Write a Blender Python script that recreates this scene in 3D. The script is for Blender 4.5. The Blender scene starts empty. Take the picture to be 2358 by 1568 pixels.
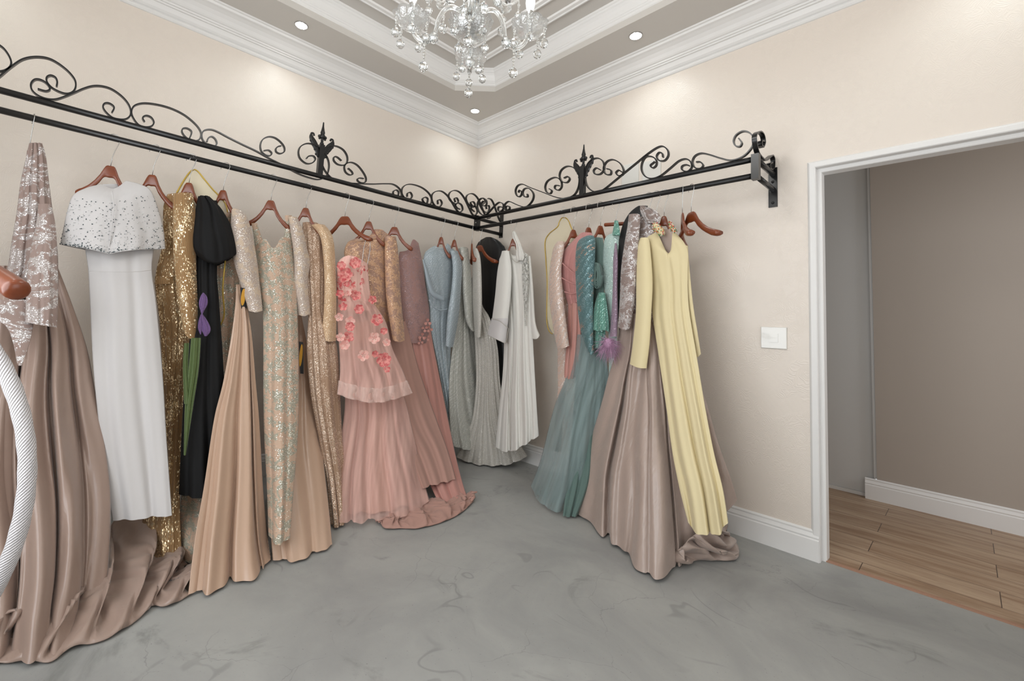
import bpy, math, random
from mathutils import Vector, Matrix
from math import sin, cos, pi, radians, sqrt
random.seed(7)
SC = bpy.context.scene
COL = SC.collection
# ------------------------------------------------------------------ camera
W, H = 2358, 1568
F, YAW, PITCH, ROLL = 1026.2, -.8258, .0833, .0498
CAM = Vector((3.3246, -2.8981, 1.1059)); SX, SY = -65.47, -119.36
fw = Vector((sin(YAW)*cos(PITCH), cos(YAW)*cos(PITCH), sin(PITCH)))
r0 = Vector((cos(YAW), -sin(YAW), 0)); u0 = r0.cross(fw)
rt = r0*cos(ROLL)+u0*sin(ROLL); up = u0*cos(ROLL)-r0*sin(ROLL)
cd = bpy.data.cameras.new('camera'); cam = bpy.data.objects.new('camera', cd); COL.objects.link(cam)
cd.sensor_width = 36; cd.sensor_fit = 'HORIZONTAL'; cd.lens = 36*F/W
cd.shift_x = -SX/W; cd.shift_y = SY/W; cd.clip_start = .05
cam.matrix_world = Matrix(((rt.x, up.x, -fw.x, CAM.x), (rt.y, up.y, -fw.y, CAM.y), (rt.z, up.z, -fw.z, CAM.z), (0, 0, 0, 1)))
SC.camera = cam
SC.view_settings.view_transform = 'Standard'; SC.view_settings.look = 'None'
SC.view_settings.exposure = -0.38; SC.view_settings.gamma = 1
# ------------------------------------------------------------------ world, daylight, big lights
RX, RY = 4.29, -3.87
wd = bpy.data.worlds.new('sky'); SC.world = wd; wd.use_nodes = True
bg = wd.node_tree.nodes['Background']; bg.inputs[0].default_value = (.88, .93, 1, 1); bg.inputs[1].default_value = 1.6
def area(name, loc, direction, sx, sy, power, col=(1, 1, 1)):
    l = bpy.data.lights.new(name, 'AREA'); l.shape = 'RECTANGLE'; l.size = sx; l.size_y = sy; l.energy = power; l.color = col
    o = bpy.data.objects.new(name, l); COL.objects.link(o); o.location = loc
    o.rotation_euler = Vector(direction).to_track_quat('-Z', 'Y').to_euler(); return o
area('window_daylight', (2.4, RY-.25, 1.55), (.12, 1, .08), 2.5, 1.9, 74, (.95, .98, 1))
area('side_window_daylight', (RX+.25, -1.9, 1.6), (-1, .05, .30), 1.9, 1.7, 17, (.98, .99, 1))
area('passage_light', (5.2, .72, 1.6), (-1, .1, -.1), 1.1, 1.4, 30, (.95, .97, 1))  # area light standing inside the passage; no window is built there
SPOTS = [(.317, -1.925), (1.889, -.314), (.307, -.333), (3.5, -.314), (.317, -3.5), (RX-.32, -1.93), (1.889, RY+.32), (3.9, -3.5)]  # near-end, right-wall and behind-viewer spots are unseen, added as extra fill
for i, (x, y) in enumerate(SPOTS):
    l = bpy.data.lights.new('downlight_beam', 'SPOT'); l.energy = 11; l.spot_size = radians(140); l.spot_blend = 1.0; l.shadow_soft_size = .03; l.color = (.88, .98, 1)
    o = bpy.data.objects.new('downlight_beam', l); COL.objects.link(o); o.location = (x, y, 3.055)
l = bpy.data.lights.new('ceiling_fill', 'POINT'); l.energy = 30; l.shadow_soft_size = .22; l.color = (1, .99, .96)  # fill light added beside the chandelier chain to brighten the ceiling
o = bpy.data.objects.new('ceiling_fill', l); COL.objects.link(o); o.location = (2.145, -1.937, 2.78)
SC.cycles.transparent_max_bounces = 16
SC.cycles.sample_clamp_indirect = 6

def ray(x, y): return fw + rt*((x-W/2-SX)/F) - up*((y-H/2-SY)/F)
def hit(x, y, p, n):
    d = ray(x, y); p = Vector(p); n = Vector(n); return CAM + d*((p-CAM).dot(n)/d.dot(n))
def PL(x, y, D): return hit(x, y, (D, 0, 0), (1, 0, 0))     # plane parallel to the left wall, D out from it
def PR(x, y, D): return hit(x, y, (0, -D, 0), (0, 1, 0))    # plane parallel to the back wall, D out from it
def FL(x, y, z=0): return hit(x, y, (0, 0, z), (0, 0, 1))
def at(s, x, y, D):
    p = PL(x, y, D) if s == 'L' else PR(x, y, D)
    return p if p.z > .010 else FL(x, y, .010)
RD, RB = .3887, .314          # rack rail distances from the two walls
ZU, ZLO = 2.0574, 1.9673      # heights of top rail and hanging rail
# ------------------------------------------------------------------ object helpers
def tag(o, label=None, cat=None, group=None, kind=None):
    if label: o['label'] = label
    if cat: o['category'] = cat
    if group: o['group'] = group
    if kind: o['kind'] = kind
    return o
def empty(name, loc=(0, 0, 0), rz=0):
    o = bpy.data.objects.new(name, None); COL.objects.link(o); o.location = loc; o.rotation_euler.z = rz
    o.empty_display_size = .05; return o
class MB:
    def __init__(s): s.v = []; s.f = []; s.uv = {}
    def add(s, vs, fs):
        n = len(s.v); s.v += [tuple(v) for v in vs]; s.f += [tuple(i+n for i in f) for f in fs]; return s
    def box(s, a, b, bev=0):
        x0, y0, z0 = [min(a[i], b[i]) for i in range(3)]; x1, y1, z1 = [max(a[i], b[i]) for i in range(3)]
        vs = [(x0, y0, z0), (x1, y0, z0), (x1, y1, z0), (x0, y1, z0), (x0, y0, z1), (x1, y0, z1), (x1, y1, z1), (x0, y1, z1)]
        return s.add(vs, [(0, 3, 2, 1), (4, 5, 6, 7), (0, 1, 5, 4), (1, 2, 6, 5), (2, 3, 7, 6), (3, 0, 4, 7)])
    def grid(s, G, closed=False, caps=False):
        R, C = len(G), len(G[0]); fs = []
        for i in range(R-1):
            for j in range(C if closed else C-1):
                a, b = i*C+j, i*C+(j+1) % C
                fs.append((a, b, b+C, a+C))
        if caps: fs += [tuple(range(C))[::-1], tuple(range((R-1)*C, R*C))]
        return s.add([p for r in G for p in r], fs)
    def tube(s, path, r, seg=10, caps=True):
        P = [Vector(p) for p in path]; n = len(P); rr = r if isinstance(r, (list, tuple)) else [r]*n
        G = []; prev = None
        for i in range(n):
            t = (P[min(i+1, n-1)]-P[max(i-1, 0)]).normalized()
            if prev is None:
                a = Vector((0, 0, 1)) if abs(t.z) < .9 else Vector((1, 0, 0)); prev = t.cross(a).normalized()
            prev = (prev - t*prev.dot(t)).normalized(); b = t.cross(prev)
            G.append([P[i]+(prev*cos(2*pi*k/seg)+b*sin(2*pi*k/seg))*rr[i] for k in range(seg)])
        return s.grid(G, True, caps)
    def bar(s, path, wdir, w, t, taper=None):
        """flat bar swept along a path, wide side along wdir"""
        P = [Vector(p) for p in path]; n = len(P); wv = Vector(wdir).normalized(); G = []
        for i in range(n):
            tg = (P[min(i+1, n-1)]-P[max(i-1, 0)]).normalized(); nn = tg.cross(wv).normalized()
            G.append([P[i]+wv*w*a+nn*t*b for a, b in ((-.5, -.5), (.5, -.5), (.5, .5), (-.5, .5))])
        return s.grid(G, True, True)
    def lathe(s, c, prof, seg=24, lobes=0, amp=0):
        c = Vector(c); G = [[c+Vector((r*(1+amp*k2*abs(sin(lobes*pi*k/seg)))*cos(2*pi*k/seg), r*(1+amp*k2*abs(sin(lobes*pi*k/seg)))*sin(2*pi*k/seg), z)) for k in range(seg)] for r, z, k2 in [(p+(0,))[:3] for p in prof]]
        return s.grid(G, True, True)
    def ball(s, c, r, seg=12, rings=8, sz=1.0):
        return s.lathe(c, [(max(r*sin(pi*i/rings), r*.02), -r*sz*cos(pi*i/rings)) for i in range(rings+1)], seg)
    def build(s, name, mat, parent=None, smooth=True, auto=None):
        me = bpy.data.meshes.new(name); me.from_pydata(s.v, [], s.f)
        if s.uv:
            l = me.uv_layers.new(name='UVMap')
            for lp in me.loops: l.data[lp.index].uv = s.uv.get(lp.vertex_index, (0, 0))
        me.materials.append(mat)
        if smooth: me.polygons.foreach_set('use_smooth', [True]*len(me.polygons))
        me.update()
        o = bpy.data.objects.new(name, me); COL.objects.link(o)
        if auto and smooth:
            try: me.set_sharp_from_angle(angle=radians(auto))
            except Exception: pass
        if parent is not None:
            o.parent = parent; o.matrix_parent_inverse = Matrix.Rotation(-parent.rotation_euler.z, 4, 'Z') @ Matrix.Translation(-Vector(parent.location))
        return o
def cr(P, n):
    """Catmull-Rom through points, n per segment"""
    P = [Vector(p) for p in P]; out = []
    for i in range(len(P)-1):
        a, b, c, d = P[max(i-1, 0)], P[i], P[i+1], P[min(i+2, len(P)-1)]
        for k in range(n):
            t = k/n; out.append(.5*((2*b)+(c-a)*t+(2*a-5*b+4*c-d)*t*t+(3*b-a-3*c+d)*t**3))
    out.append(P[-1]); return out
def resample(P, m):
    L = [0]
    for i in range(len(P)-1): L.append(L[-1]+max((P[i+1]-P[i]).length, 1e-6))
    out = []; j = 0
    for k in range(m):
        s = L[-1]*k/(m-1)
        while j < len(P)-2 and L[j+1] < s: j += 1
        t = (s-L[j])/(L[j+1]-L[j]); out.append(P[j].lerp(P[j+1], min(max(t, 0), 1)))
    return out
# ------------------------------------------------------------------ node helper
def srgb(r, g, b):
    f = lambda c: ((c/255+.055)/1.055)**2.4 if c > 10 else c/255/12.92
    return (f(r), f(g), f(b), 1)
class NT:
    def __init__(s, name):
        s.m = bpy.data.materials.new(name); s.m.use_nodes = True; s.t = s.m.node_tree; s.t.nodes.clear()
        s.out = s.t.nodes.new('ShaderNodeOutputMaterial')
    def n(s, typ, ins=None, **at_):
        nd = s.t.nodes.new('ShaderNode'+typ)
        for k, v in at_.items(): setattr(nd, k, v)
        for k, v in (ins or {}).items():
            sk = nd.inputs[k]
            if isinstance(v, bpy.types.NodeSocket): s.t.links.new(v, sk)
            elif isinstance(v, bpy.types.Node): s.t.links.new(v.outputs[0], sk)
            else: sk.default_value = v
        return nd
    def math(s, op, a, b=0, c=0, clamp=False):
        return s.n('Math', {0: a, 1: b, 2: c}, operation=op, use_clamp=clamp).outputs[0]
    def vmath(s, op, a, b=(0, 0, 0)):
        nd = s.n('VectorMath', {0: a}, operation=op)
        if op == 'SCALE':
            if isinstance(b, bpy.types.NodeSocket): s.t.links.new(b, nd.inputs[3])
            else: nd.inputs[3].default_value = b
        elif isinstance(b, bpy.types.NodeSocket): s.t.links.new(b, nd.inputs[1])
        elif op not in ('LENGTH', 'NORMALIZE'): nd.inputs[1].default_value = b
        return nd.outputs['Value'] if op == 'LENGTH' else nd.outputs[0]
    def step(s, v, lo, hi): return s.n('MapRange', {0: v, 1: lo, 2: hi, 3: 0., 4: 1.}, interpolation_type='SMOOTHSTEP').outputs[0]
    def mix(s, f, a, b): 
        nd = s.n('Mix', data_type='RGBA')
        for i, v in ((0, f), (6, a), (7, b)):
            if isinstance(v, bpy.types.NodeSocket): s.t.links.new(v, nd.inputs[i])
            else: nd.inputs[i].default_value = v
        return nd.outputs[2]
    def noise(s, vec, scale, detail=3, rough=.5, dist=0):
        return s.n('TexNoise', {'Vector': vec, 'Scale': scale, 'Detail': detail, 'Roughness': rough, 'Distortion': dist})
    def obj(s): return s.n('TexCoord').outputs['Object']
    def uv(s): return s.n('TexCoord').outputs['UV']
    def bump(s, h, strength=.5, dist=.002): return s.n('Bump', {'Height': h, 'Strength': strength, 'Distance': dist}).outputs[0]
    def bsdf(s, **k):
        m = {'base': 'Base Color', 'rough': 'Roughness', 'metal': 'Metallic', 'normal': 'Normal', 'sheen': 'Sheen Weight', 'sheenr': 'Sheen Roughness', 'coat': 'Coat Weight', 'coatr': 'Coat Roughness',
             'spec': 'Specular IOR Level', 'trans': 'Transmission Weight', 'ior': 'IOR', 'alpha': 'Alpha', 'emit': 'Emission Color', 'emits': 'Emission Strength', 'sub': 'Subsurface Weight', 'aniso': 'Anisotropic'}
        return s.n('BsdfPrincipled', {m[a]: b for a, b in k.items()})
    def end(s, sh):
        s.t.links.new(sh.outputs[0] if isinstance(sh, bpy.types.Node) else sh, s.out.inputs[0]); return s.m
def plain(name, col, rough=.5, **k):
    t = NT(name); return t.end(t.bsdf(base=col, rough=rough, **k))
# ---- cloth
def satin(name, col, rough=.36, wr=.35, spec=.5, mid=.12):
    t = NT(name); uv = t.uv()
    big = t.noise(t.vmath('MULTIPLY', uv, (5, 2.2, 1)), 1, 4, .5, .6); fine = t.noise(t.vmath('MULTIPLY', uv, (60, 9, 1)), 1, 2)
    md_ = t.noise(t.vmath('ADD', t.vmath('MULTIPLY', uv, (13, 7, 1)), (3.1, 1.7, 0)), 1, 3, .5, 1.2)
    h = t.math('ADD', t.math('ADD', big, t.math('MULTIPLY', md_, mid)), t.math('MULTIPLY', fine, .05))
    return t.end(t.bsdf(base=col, rough=rough, spec=spec, normal=t.bump(h, wr, .03), sheen=.25, sheenr=.35))
def crepe(name, col, rough=.75, wr=.15):
    t = NT(name); uv = t.uv(); big = t.noise(t.vmath('MULTIPLY', uv, (6, 2, 1)), 1, 3); w = t.noise(uv, 900, 1)
    return t.end(t.bsdf(base=col, rough=rough, spec=.3, normal=t.bump(t.math('ADD', big, t.math('MULTIPLY', w, .03)), wr, .02), sheen=.15))
def tulle(name, col, alpha=.55, net=1):
    t = NT(name); uv = t.uv(); big = t.noise(t.vmath('MULTIPLY', uv, (14, 1.2, 1)), 1, 3)
    a = t.math('ADD', t.math('MULTIPLY', t.step(big, .35, .7), .35), alpha-.17)
    b = t.bsdf(base=col, rough=.8, spec=.2, sheen=.3, normal=t.bump(big, .3, .01)); tr = t.n('BsdfTransparent', {0: (1, 1, 1, 1)})
    return t.end(t.n('MixShader', {0: a, 1: tr.outputs[0], 2: b.outputs[0]}))
def sparkle(t, uv, base, spark, mask, scale=240, k=.8, srough=.3, brough=.6, cut=.46, vstretch=1.0):
    """metallic flakes with random tilt over a cloth; mask 0-1 socket chooses where flakes sit"""
    v = t.n('TexVoronoi', {'Vector': t.vmath('MULTIPLY', uv, (1, vstretch, 1)), 'Scale': scale, 'Randomness': .85})
    nrm = t.n('NewGeometry').outputs['Normal']
    tilt = t.vmath('SCALE', t.vmath('SUBTRACT', v.outputs['Color'], (.5, .5, .5)), k)
    nn = t.vmath('NORMALIZE', t.vmath('ADD', nrm, tilt))
    dot = t.math('LESS_THAN', v.outputs['Distance'], cut); rnd = t.n('SeparateColor', {0: v.outputs['Color']}).outputs[1]
    m = t.math('MULTIPLY', t.math('LESS_THAN', rnd, mask), dot)
    fab = t.bsdf(base=base, rough=brough, spec=.3, sheen=.2, normal=t.bump(t.noise(uv, 160, 2).outputs[0], .35, .002))
    fl = t.bsdf(base=spark, metal=.72, rough=srough, normal=nn)
    return t.n('MixShader', {0: m, 1: fab.outputs[0], 2: fl.outputs[0]}), m
def beads(name, base, spark, density=.5, scale=240, clump=18, lo=None, **k):
    t = NT(name); uv = t.uv(); n1 = t.noise(t.vmath('MULTIPLY', uv, (1, .6, 1)), clump, 3)
    mask = t.math('MULTIPLY', t.step(n1, .3, .65), density*1.6)
    sh, m = sparkle(t, uv, base, spark, mask, scale, **k); return t.end(sh)
def flower_mask(t, uv, ps, size=.42, vine=True):
    d = t.noise(uv, 9, 2); wv = t.vmath('ADD', uv, t.vmath('SCALE', t.vmath('SUBTRACT', d.outputs[1], (.5, .5, .5)), .05))
    vo = t.n('TexVoronoi', {'Vector': wv, 'Scale': ps, 'Randomness': .9}, voronoi_dimensions='2D')
    dv = t.vmath('SUBTRACT', t.vmath('SCALE', wv, ps), t.vmath('SCALE', vo.outputs['Position'], ps))
    sep = t.n('SeparateXYZ', {0: dv}); ang = t.math('ARCTAN2', sep.outputs[1], sep.outputs[0])
    ang = t.math('ADD', ang, t.math('MULTIPLY', t.n('SeparateColor', {0: vo.outputs['Color']}).outputs[0], 6))
    pet = t.math('ABSOLUTE', t.math('COSINE', t.math('MULTIPLY', ang, 2.5)))
    rad = t.math('MULTIPLY', t.math('ADD', t.math('MULTIPLY', pet, .65), .35), size); r = t.vmath('LENGTH', dv)
    m = t.step(t.math('SUBTRACT', rad, r), -.02, .03)
    ring = t.step(t.math('ABSOLUTE', t.math('SUBTRACT', rad, r)), .07, .02)
    if vine:
        n = t.noise(wv, ps*.45, 2, .5, .8); vn = t.step(t.math('ABSOLUTE', t.math('SUBTRACT', n.outputs[0], .5)), .022, .010)
        n2 = t.noise(wv, ps*1.6, 2, .5, 1.5); lf = t.math('MULTIPLY', t.step(n2.outputs[0], .60, .64), 1)
        vn = t.math('MAXIMUM', vn, lf)
        return t.math('MAXIMUM', m, vn), ring, m
    return m, ring, m
def lace(name, base, thread, spark, ps=9, size=.42, scale=260, dens=.75, k=.8, alpha=None, back=.06, vst=1.0):
    """embroidered net: flowers and vines of thread with sequins over a base cloth"""
    t = NT(name); uv = t.uv(); m, ring, fm = flower_mask(t, uv, ps, size)
    mask = t.math('ADD', t.math('MULTIPLY', m, dens), back)
    col = t.mix(t.math('MULTIPLY', m, .85), base, thread); col = t.mix(t.math('MULTIPLY', ring, .4), col, thread)
    sh, mm = sparkle(t, uv, col, spark, mask, scale, k=k, vstretch=vst)
    if alpha is not None:
        a = t.math('MAXIMUM', t.math('MULTIPLY', m, 1), alpha); tr = t.n('BsdfTransparent')
        sh = t.n('MixShader', {0: a, 1: tr.outputs[0], 2: sh.outputs[0]})
    return t.end(sh)
def featherlines(name, base, spark, scale=230, freq=16, alpha=None, col2=None):
    """sequins set along curved feather-like lines"""
    t = NT(name); uv = t.uv(); d = t.noise(uv, 3.5, 1)
    wv = t.vmath('ADD', uv, t.vmath('SCALE', t.vmath('SUBTRACT', d.outputs[1], (.5, .5, .5)), .16))
    w = t.n('TexWave', {'Vector': wv, 'Scale': freq, 'Distortion': 2.5, 'Detail': 1.}, wave_type='BANDS', bands_direction='DIAGONAL')
    mask = t.math('ADD', t.math('MULTIPLY', t.step(w.outputs[1], .45, .8), .85), .10)
    if col2 is not None:
        n2 = t.noise(uv, 8, 2); spark = t.mix(t.step(n2.outputs[0], .50, .56), spark, col2)
    sh, mm = sparkle(t, uv, base, spark, mask, scale, k=.75)
    return t.end(sh)
M = {}
M['taupe'] = satin('taupe_satin', srgb(158, 136, 124), .32, .40)
M['taupe2'] = satin('rosy_taupe_satin', srgb(172, 154, 144), .34, .5, mid=.42)
M['champagne'] = satin('champagne_satin', srgb(188, 158, 136), .28, .28)
M['white'] = crepe('white_crepe', srgb(198, 195, 194))
M['ivory'] = crepe('ivory_chiffon', srgb(214, 212, 206), .65, .2)
M['black'] = plain('black_crepe', srgb(15, 15, 16), .75, spec=.25)
M['blackbag'] = plain('black_nonwoven', srgb(14, 14, 16), .5)
M['cream'] = crepe('butter_yellow_crepe', srgb(217, 203, 162), .6, .12)
M['mauve'] = crepe('mauve_chiffon', srgb(172, 134, 122), .7, .3)
M['rose'] = satin('dusty_rose_satin', srgb(186, 134, 124), .4, .3)
M['pinkcloth'] = crepe('dusty_pink_taffeta', srgb(184, 130, 126), .5, .5)
M['slate'] = satin('slate_blue_satin', srgb(150, 162, 170), .4, .4)
M['tealcloth'] = crepe('teal_lining', srgb(92, 114, 108), .7, .4)
M['green'] = satin('leaf_green_velvet', srgb(74, 92, 44), .5, .5)
M['purple'] = tulle('violet_organza', srgb(128, 98, 150), .7)
M['lilac'] = plain('lilac_feather', srgb(186, 146, 176), .8)
M['silverlace'] = lace('silver_sequin_lace', srgb(146, 126, 118), srgb(166, 156, 152), (.86, .84, .84, 1), 13, .40, 250, .85, back=.03)
M['silverlace2'] = lace('silver_sequin_lace_on_taupe', srgb(140, 124, 118), srgb(168, 160, 158), (.88, .86, .86, 1), 15, .40, 260, .85, back=.03)
M['gold'] = None
M['nudelace'] = lace('sage_and_nude_lace', srgb(190, 162, 140), srgb(150, 150, 134), (.84, .82, .74, 1), 17, .44, 250, .42, .75, back=.10)
M['nudesleeve'] = lace('nude_applique_sleeve', srgb(194, 174, 153), srgb(176, 160, 150), (.86, .82, .74, 1), 14, .6, 250, .38, back=.10)
M['sandbead'] = beads('sand_beading', srgb(192, 160, 126), (.86, .72, .55, 1), .55, 250, 12)
M['sandbead2'] = beads('bronze_sand_beading', srgb(162, 132, 108), (.84, .70, .58, 1), .8, 240, 10)
M['goldlace'] = lace('golden_applique_net', srgb(166, 132, 114), srgb(194, 152, 118), (.80, .58, .42, 1), 15, .45, 240, .45, back=.12)
M['mauvebead'] = beads('smoky_mauve_beading', srgb(160, 124, 118), (.36, .28, .30, 1), .75, 230, 16)
M['bluebead'] = featherlines('ice_blue_beading', srgb(150, 162, 168), (.62, .68, .72, 1), 230, 20)
M['silverfeather'] = featherlines('silver_feather_sequins', srgb(168, 168, 160), (.74, .74, .70, 1), 220, 16)
M['dots'] = beads('silver_glitter_dots', srgb(182, 178, 170), (.80, .79, .76, 1), .85, 190, 3, cut=.34)
M['nudesilver'] = featherlines('silver_sequins_on_nude', srgb(196, 172, 158), (.85, .84, .84, 1), 230, 13)
M['tealseq'] = featherlines('teal_and_copper_sequins', srgb(76, 106, 108), (.34, .52, .56, 1), 240, 10, col2=(.80, .42, .26, 1))
M['mint'] = beads('mint_beading', srgb(168, 190, 184), (.80, .86, .84, 1), .35, 230, 12)
M['greenseq'] = featherlines('sea_green_sequins', srgb(90, 138, 124), (.46, .68, .62, 1), 230, 22)
M['lilacseq'] = featherlines('lilac_sequins', srgb(140, 120, 136), (.52, .42, .54, 1), 230, 18)
M['pinktulle'] = tulle('blush_tulle', srgb(226, 184, 172), .60)
M['pinksheer'] = tulle('pale_organza_band', srgb(238, 212, 202), .38)
M['pinklining'] = crepe('blush_lining', srgb(216, 170, 152), .7, .3)
M['pinkbodice'] = None
M['tealtulle'] = tulle('sea_grey_tulle', srgb(140, 158, 158), .62)
M['trimlace'] = lace('grey_beaded_motif', srgb(220, 219, 214), srgb(196, 196, 190), (.7, .7, .68, 1), 40, .5, 330, .5, alpha=.05)
M['whitetrim'] = beads('silver_bead_trim', srgb(170, 165, 155), (.7, .68, .64, 1), .9, 400, 3)
M['gem'] = None
# gold pleated sequins
t = NT('pleated_gold_sequins'); uv = t.uv()
sepu = t.n('SeparateXYZ', {0: uv}); pl = t.math('SINE', t.math('MULTIPLY', sepu.outputs[0], 1400.))
n1 = t.noise(t.vmath('MULTIPLY', uv, (14, 5, 1)), 1, 3)
msk = t.step(n1.outputs[0], .36, .66)
sh, mm = sparkle(t, uv, t.mix(t.step(pl, -.6, .8), srgb(118, 88, 54), srgb(168, 132, 88)), (.90, .72, .46, 1), msk, 200, k=.9, srough=.22, cut=.6, vstretch=.6)
M['gold'] = t.end(sh)
# pink floral embroidery on tulle
t = NT('coral_floral_embroidery'); uv = t.uv(); m_, ring, fm = flower_mask(t, uv, 13, .5, False)
n1 = t.noise(uv, 30, 2); sepu = t.n('SeparateXYZ', {0: uv})
side = t.step(t.noise(t.vmath('MULTIPLY', uv, (6, 5, 1)), 1, 1).outputs[0], .42, .52)
m2 = t.math('MULTIPLY', m_, side); col = t.mix(t.math('MULTIPLY', m2, t.step(n1.outputs[0], .3, .6)), srgb(232, 188, 176), srgb(214, 96, 96))
col = t.mix(t.math('MULTIPLY', ring, m2), col, srgb(196, 62, 70))
sh, mm = sparkle(t, uv, col, (.9, .75, .72, 1), t.math('MULTIPLY', m2, .12), 240)
M['pinkbodice'] = t.end(sh)
# ---- other materials
M['iron'] = plain('black_powder_coated_steel', srgb(20, 20, 21), .28, spec=.5)
M['chrome'] = plain('steel_wire', srgb(190, 190, 188), .25, metal=1.)
t = NT('varnished_beech'); ob = t.obj(); g = t.noise(t.vmath('MULTIPLY', ob, (6, 60, 60)), 1, 3)
M['wood'] = t.end(t.bsdf(base=t.mix(g.outputs[0], srgb(104, 46, 20), srgb(134, 68, 34)), rough=.32, spec=.5, coat=.25, coatr=.2))
M['blackplastic'] = plain('black_plastic', srgb(25, 25, 27), .35)
M['clearplastic'] = plain('clear_plastic', (.9, .9, .9, 1), .15, trans=.8, ior=1.3)
M['piping'] = plain('gold_piping', srgb(190, 160, 74), .35, metal=.5)
t = NT('cream_translucent_film'); b = t.bsdf(base=srgb(224, 214, 186), rough=.4, sheen=.2); tr = t.n('BsdfTransparent')
M['film'] = t.end(t.n('MixShader', {0: .55, 1: tr.outputs[0], 2: b.outputs[0]}))
M['white_paint'] = plain('white_gloss_paint', srgb(232, 231, 229), .42)
M['ceil_grey'] = plain('grey_ceiling_paint', srgb(208, 204, 198), .8)
M['plate'] = plain('white_plastic', srgb(226, 224, 218), .18, coat=.4)
M['door_panel'] = plain('pale_grey_gloss_panel', srgb(214, 215, 214), .3, spec=.6)
M['corridor'] = plain('taupe_wall_paint', srgb(176, 166, 156), .85)
M['lime'] = plain('lime_paper', srgb(190, 204, 96), .8)
M['ink'] = plain('black_ink', srgb(40, 40, 40), .8)
M['goldprint'] = plain('gold_print', srgb(190, 140, 50), .35, metal=.6)
t = NT('lamp_lens'); M['lens'] = t.end(t.n('Emission', {0: (1, .98, .93, 1), 1: 30.}))
M['bulb'] = plain('frosted_white_bulb', srgb(245, 245, 245), .4, emit=(1, 1, 1, 1), emits=.55)
t = NT('crystal_glass'); g1 = t.n('BsdfGlass', {'Color': (.97, .98, .98, 1), 'Roughness': .02, 'IOR': 1.5}); g2 = t.n('BsdfGlossy', {'Color': (1, 1, 1, 1), 'Roughness': .08})
M['crystal'] = t.end(t.n('MixShader', {0: .12, 1: g1.outputs[0], 2: g2.outputs[0]}))
t = NT('thin_pressed_glass'); tr = t.n('BsdfTransparent', {0: (.93, .94, .94, 1)}); vb = t.n('TexVoronoi', {'Vector': t.obj(), 'Scale': 70.}, feature='DISTANCE_TO_EDGE')
bp = t.bump(t.step(vb.outputs[0], 0, .12),   .25, .003); gl = t.n('BsdfGlossy', {'Color': (1, 1, 1, 1), 'Roughness': .08, 'Normal': bp}); fr = t.n('LayerWeight', {'Blend': .45, 'Normal': bp})
M['thinglass'] = t.end(t.n('MixShader', {0: t.math('ADD', t.math('MULTIPLY', fr.outputs[0], .55), .10, clamp=True), 1: t.n('MixShader', {0: .16, 1: tr.outputs[0], 2: t.n('BsdfTranslucent', {0: (.95, .95, .95, 1)}).outputs[0]}).outputs[0], 2: gl.outputs[0]}))
t = NT('white_woven_rope'); uv = t.uv(); wv = t.n('TexWave', {'Vector': uv, 'Scale': 75., 'Distortion': .5}, bands_direction='DIAGONAL'); sp = t.n('TexBrick', {'Vector': t.vmath('SCALE', uv, 60), 'Scale': 1., 'Mortar Size': .09, 'Color1': (1, 1, 1, 1), 'Color2': (.85, .85, .85, 1), 'Mortar': (.2, .2, .2, 1)})
M['rope'] = t.end(t.bsdf(base=t.mix(t.math('MULTIPLY', sp.outputs[1], .5), srgb(236, 234, 236), srgb(196, 190, 190)), rough=.5, normal=t.bump(t.math('ADD', wv.outputs[1], sp.outputs[0]), .9, .003)))
# embossed wallpaper: dense contour lines, leaves and a dotted ground
t = NT('embossed_wallpaper'); ob = t.obj(); d1 = t.noise(ob, 8, 2)
wv = t.vmath('ADD', ob, t.vmath('SCALE', t.vmath('SUBTRACT', d1.outputs[1], (.5, .5, .5)), .13))
vo = t.n('TexVoronoi', {'Vector': wv, 'Scale': 8.5}); ln = t.math('SINE', t.math('MULTIPLY', vo.outputs['Distance'], 100.))
v2 = t.n('TexVoronoi', {'Vector': wv, 'Scale': 21.}); ln2 = t.math('SINE', t.math('MULTIPLY', v2.outputs['Distance'], 44.))
dt = t.n('TexVoronoi', {'Vector': ob, 'Scale': 120., 'Randomness': .12}); sel = t.step(t.noise(ob, 4.5, 1, .5, .6).outputs[0], .49, .53); sel2 = t.step(t.noise(ob, 3.1, 0).outputs[0], .46, .5)
a = t.n('Mix', {0: sel, 2: ln, 3: t.math('MULTIPLY', dt.outputs['Distance'], -2.5)}, data_type='FLOAT').outputs[0]
a = t.n('Mix', {0: sel2, 2: a, 3: ln2}, data_type='FLOAT').outputs[0]
M['paper'] = t.end(t.bsdf(base=srgb(229, 219, 208), rough=.38, spec=.5, normal=t.bump(a, .26, .0008)))
# polished screed floor
t = NT('grey_screed'); ob = t.obj(); n1 = t.noise(ob, 1.6, 6, .6, .8); n2 = t.noise(ob, 22, 5, .65)
sw = t.noise(ob, 1.1, 2, .5, 2.2); arc = t.step(t.math('ABSOLUTE', t.math('SUBTRACT', sw.outputs[0], .5)), .012, .002)
arc = t.math('MULTIPLY', arc, t.step(t.noise(ob, 3, 2).outputs[0], .5, .62))
dd = t.vmath('ADD', ob, t.vmath('SCALE', n1.outputs[1], .25)); ck = t.n('TexVoronoi', {'Vector': dd, 'Scale': 2.1}, feature='DISTANCE_TO_EDGE')
crk = t.math('MULTIPLY', t.step(ck.outputs[0], .0035, .0008), t.step(t.noise(ob, 2.3, 1).outputs[0], .5, .6)); sm = t.math('MULTIPLY', t.step(t.noise(t.vmath('ADD', ob, (7, 3, 0)), 1.9, 6, .62, 1.6).outputs[0], .58, .74), .7)
pit = t.step(t.noise(ob, 130, 2, .6).outputs[0], .69, .73)
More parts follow.
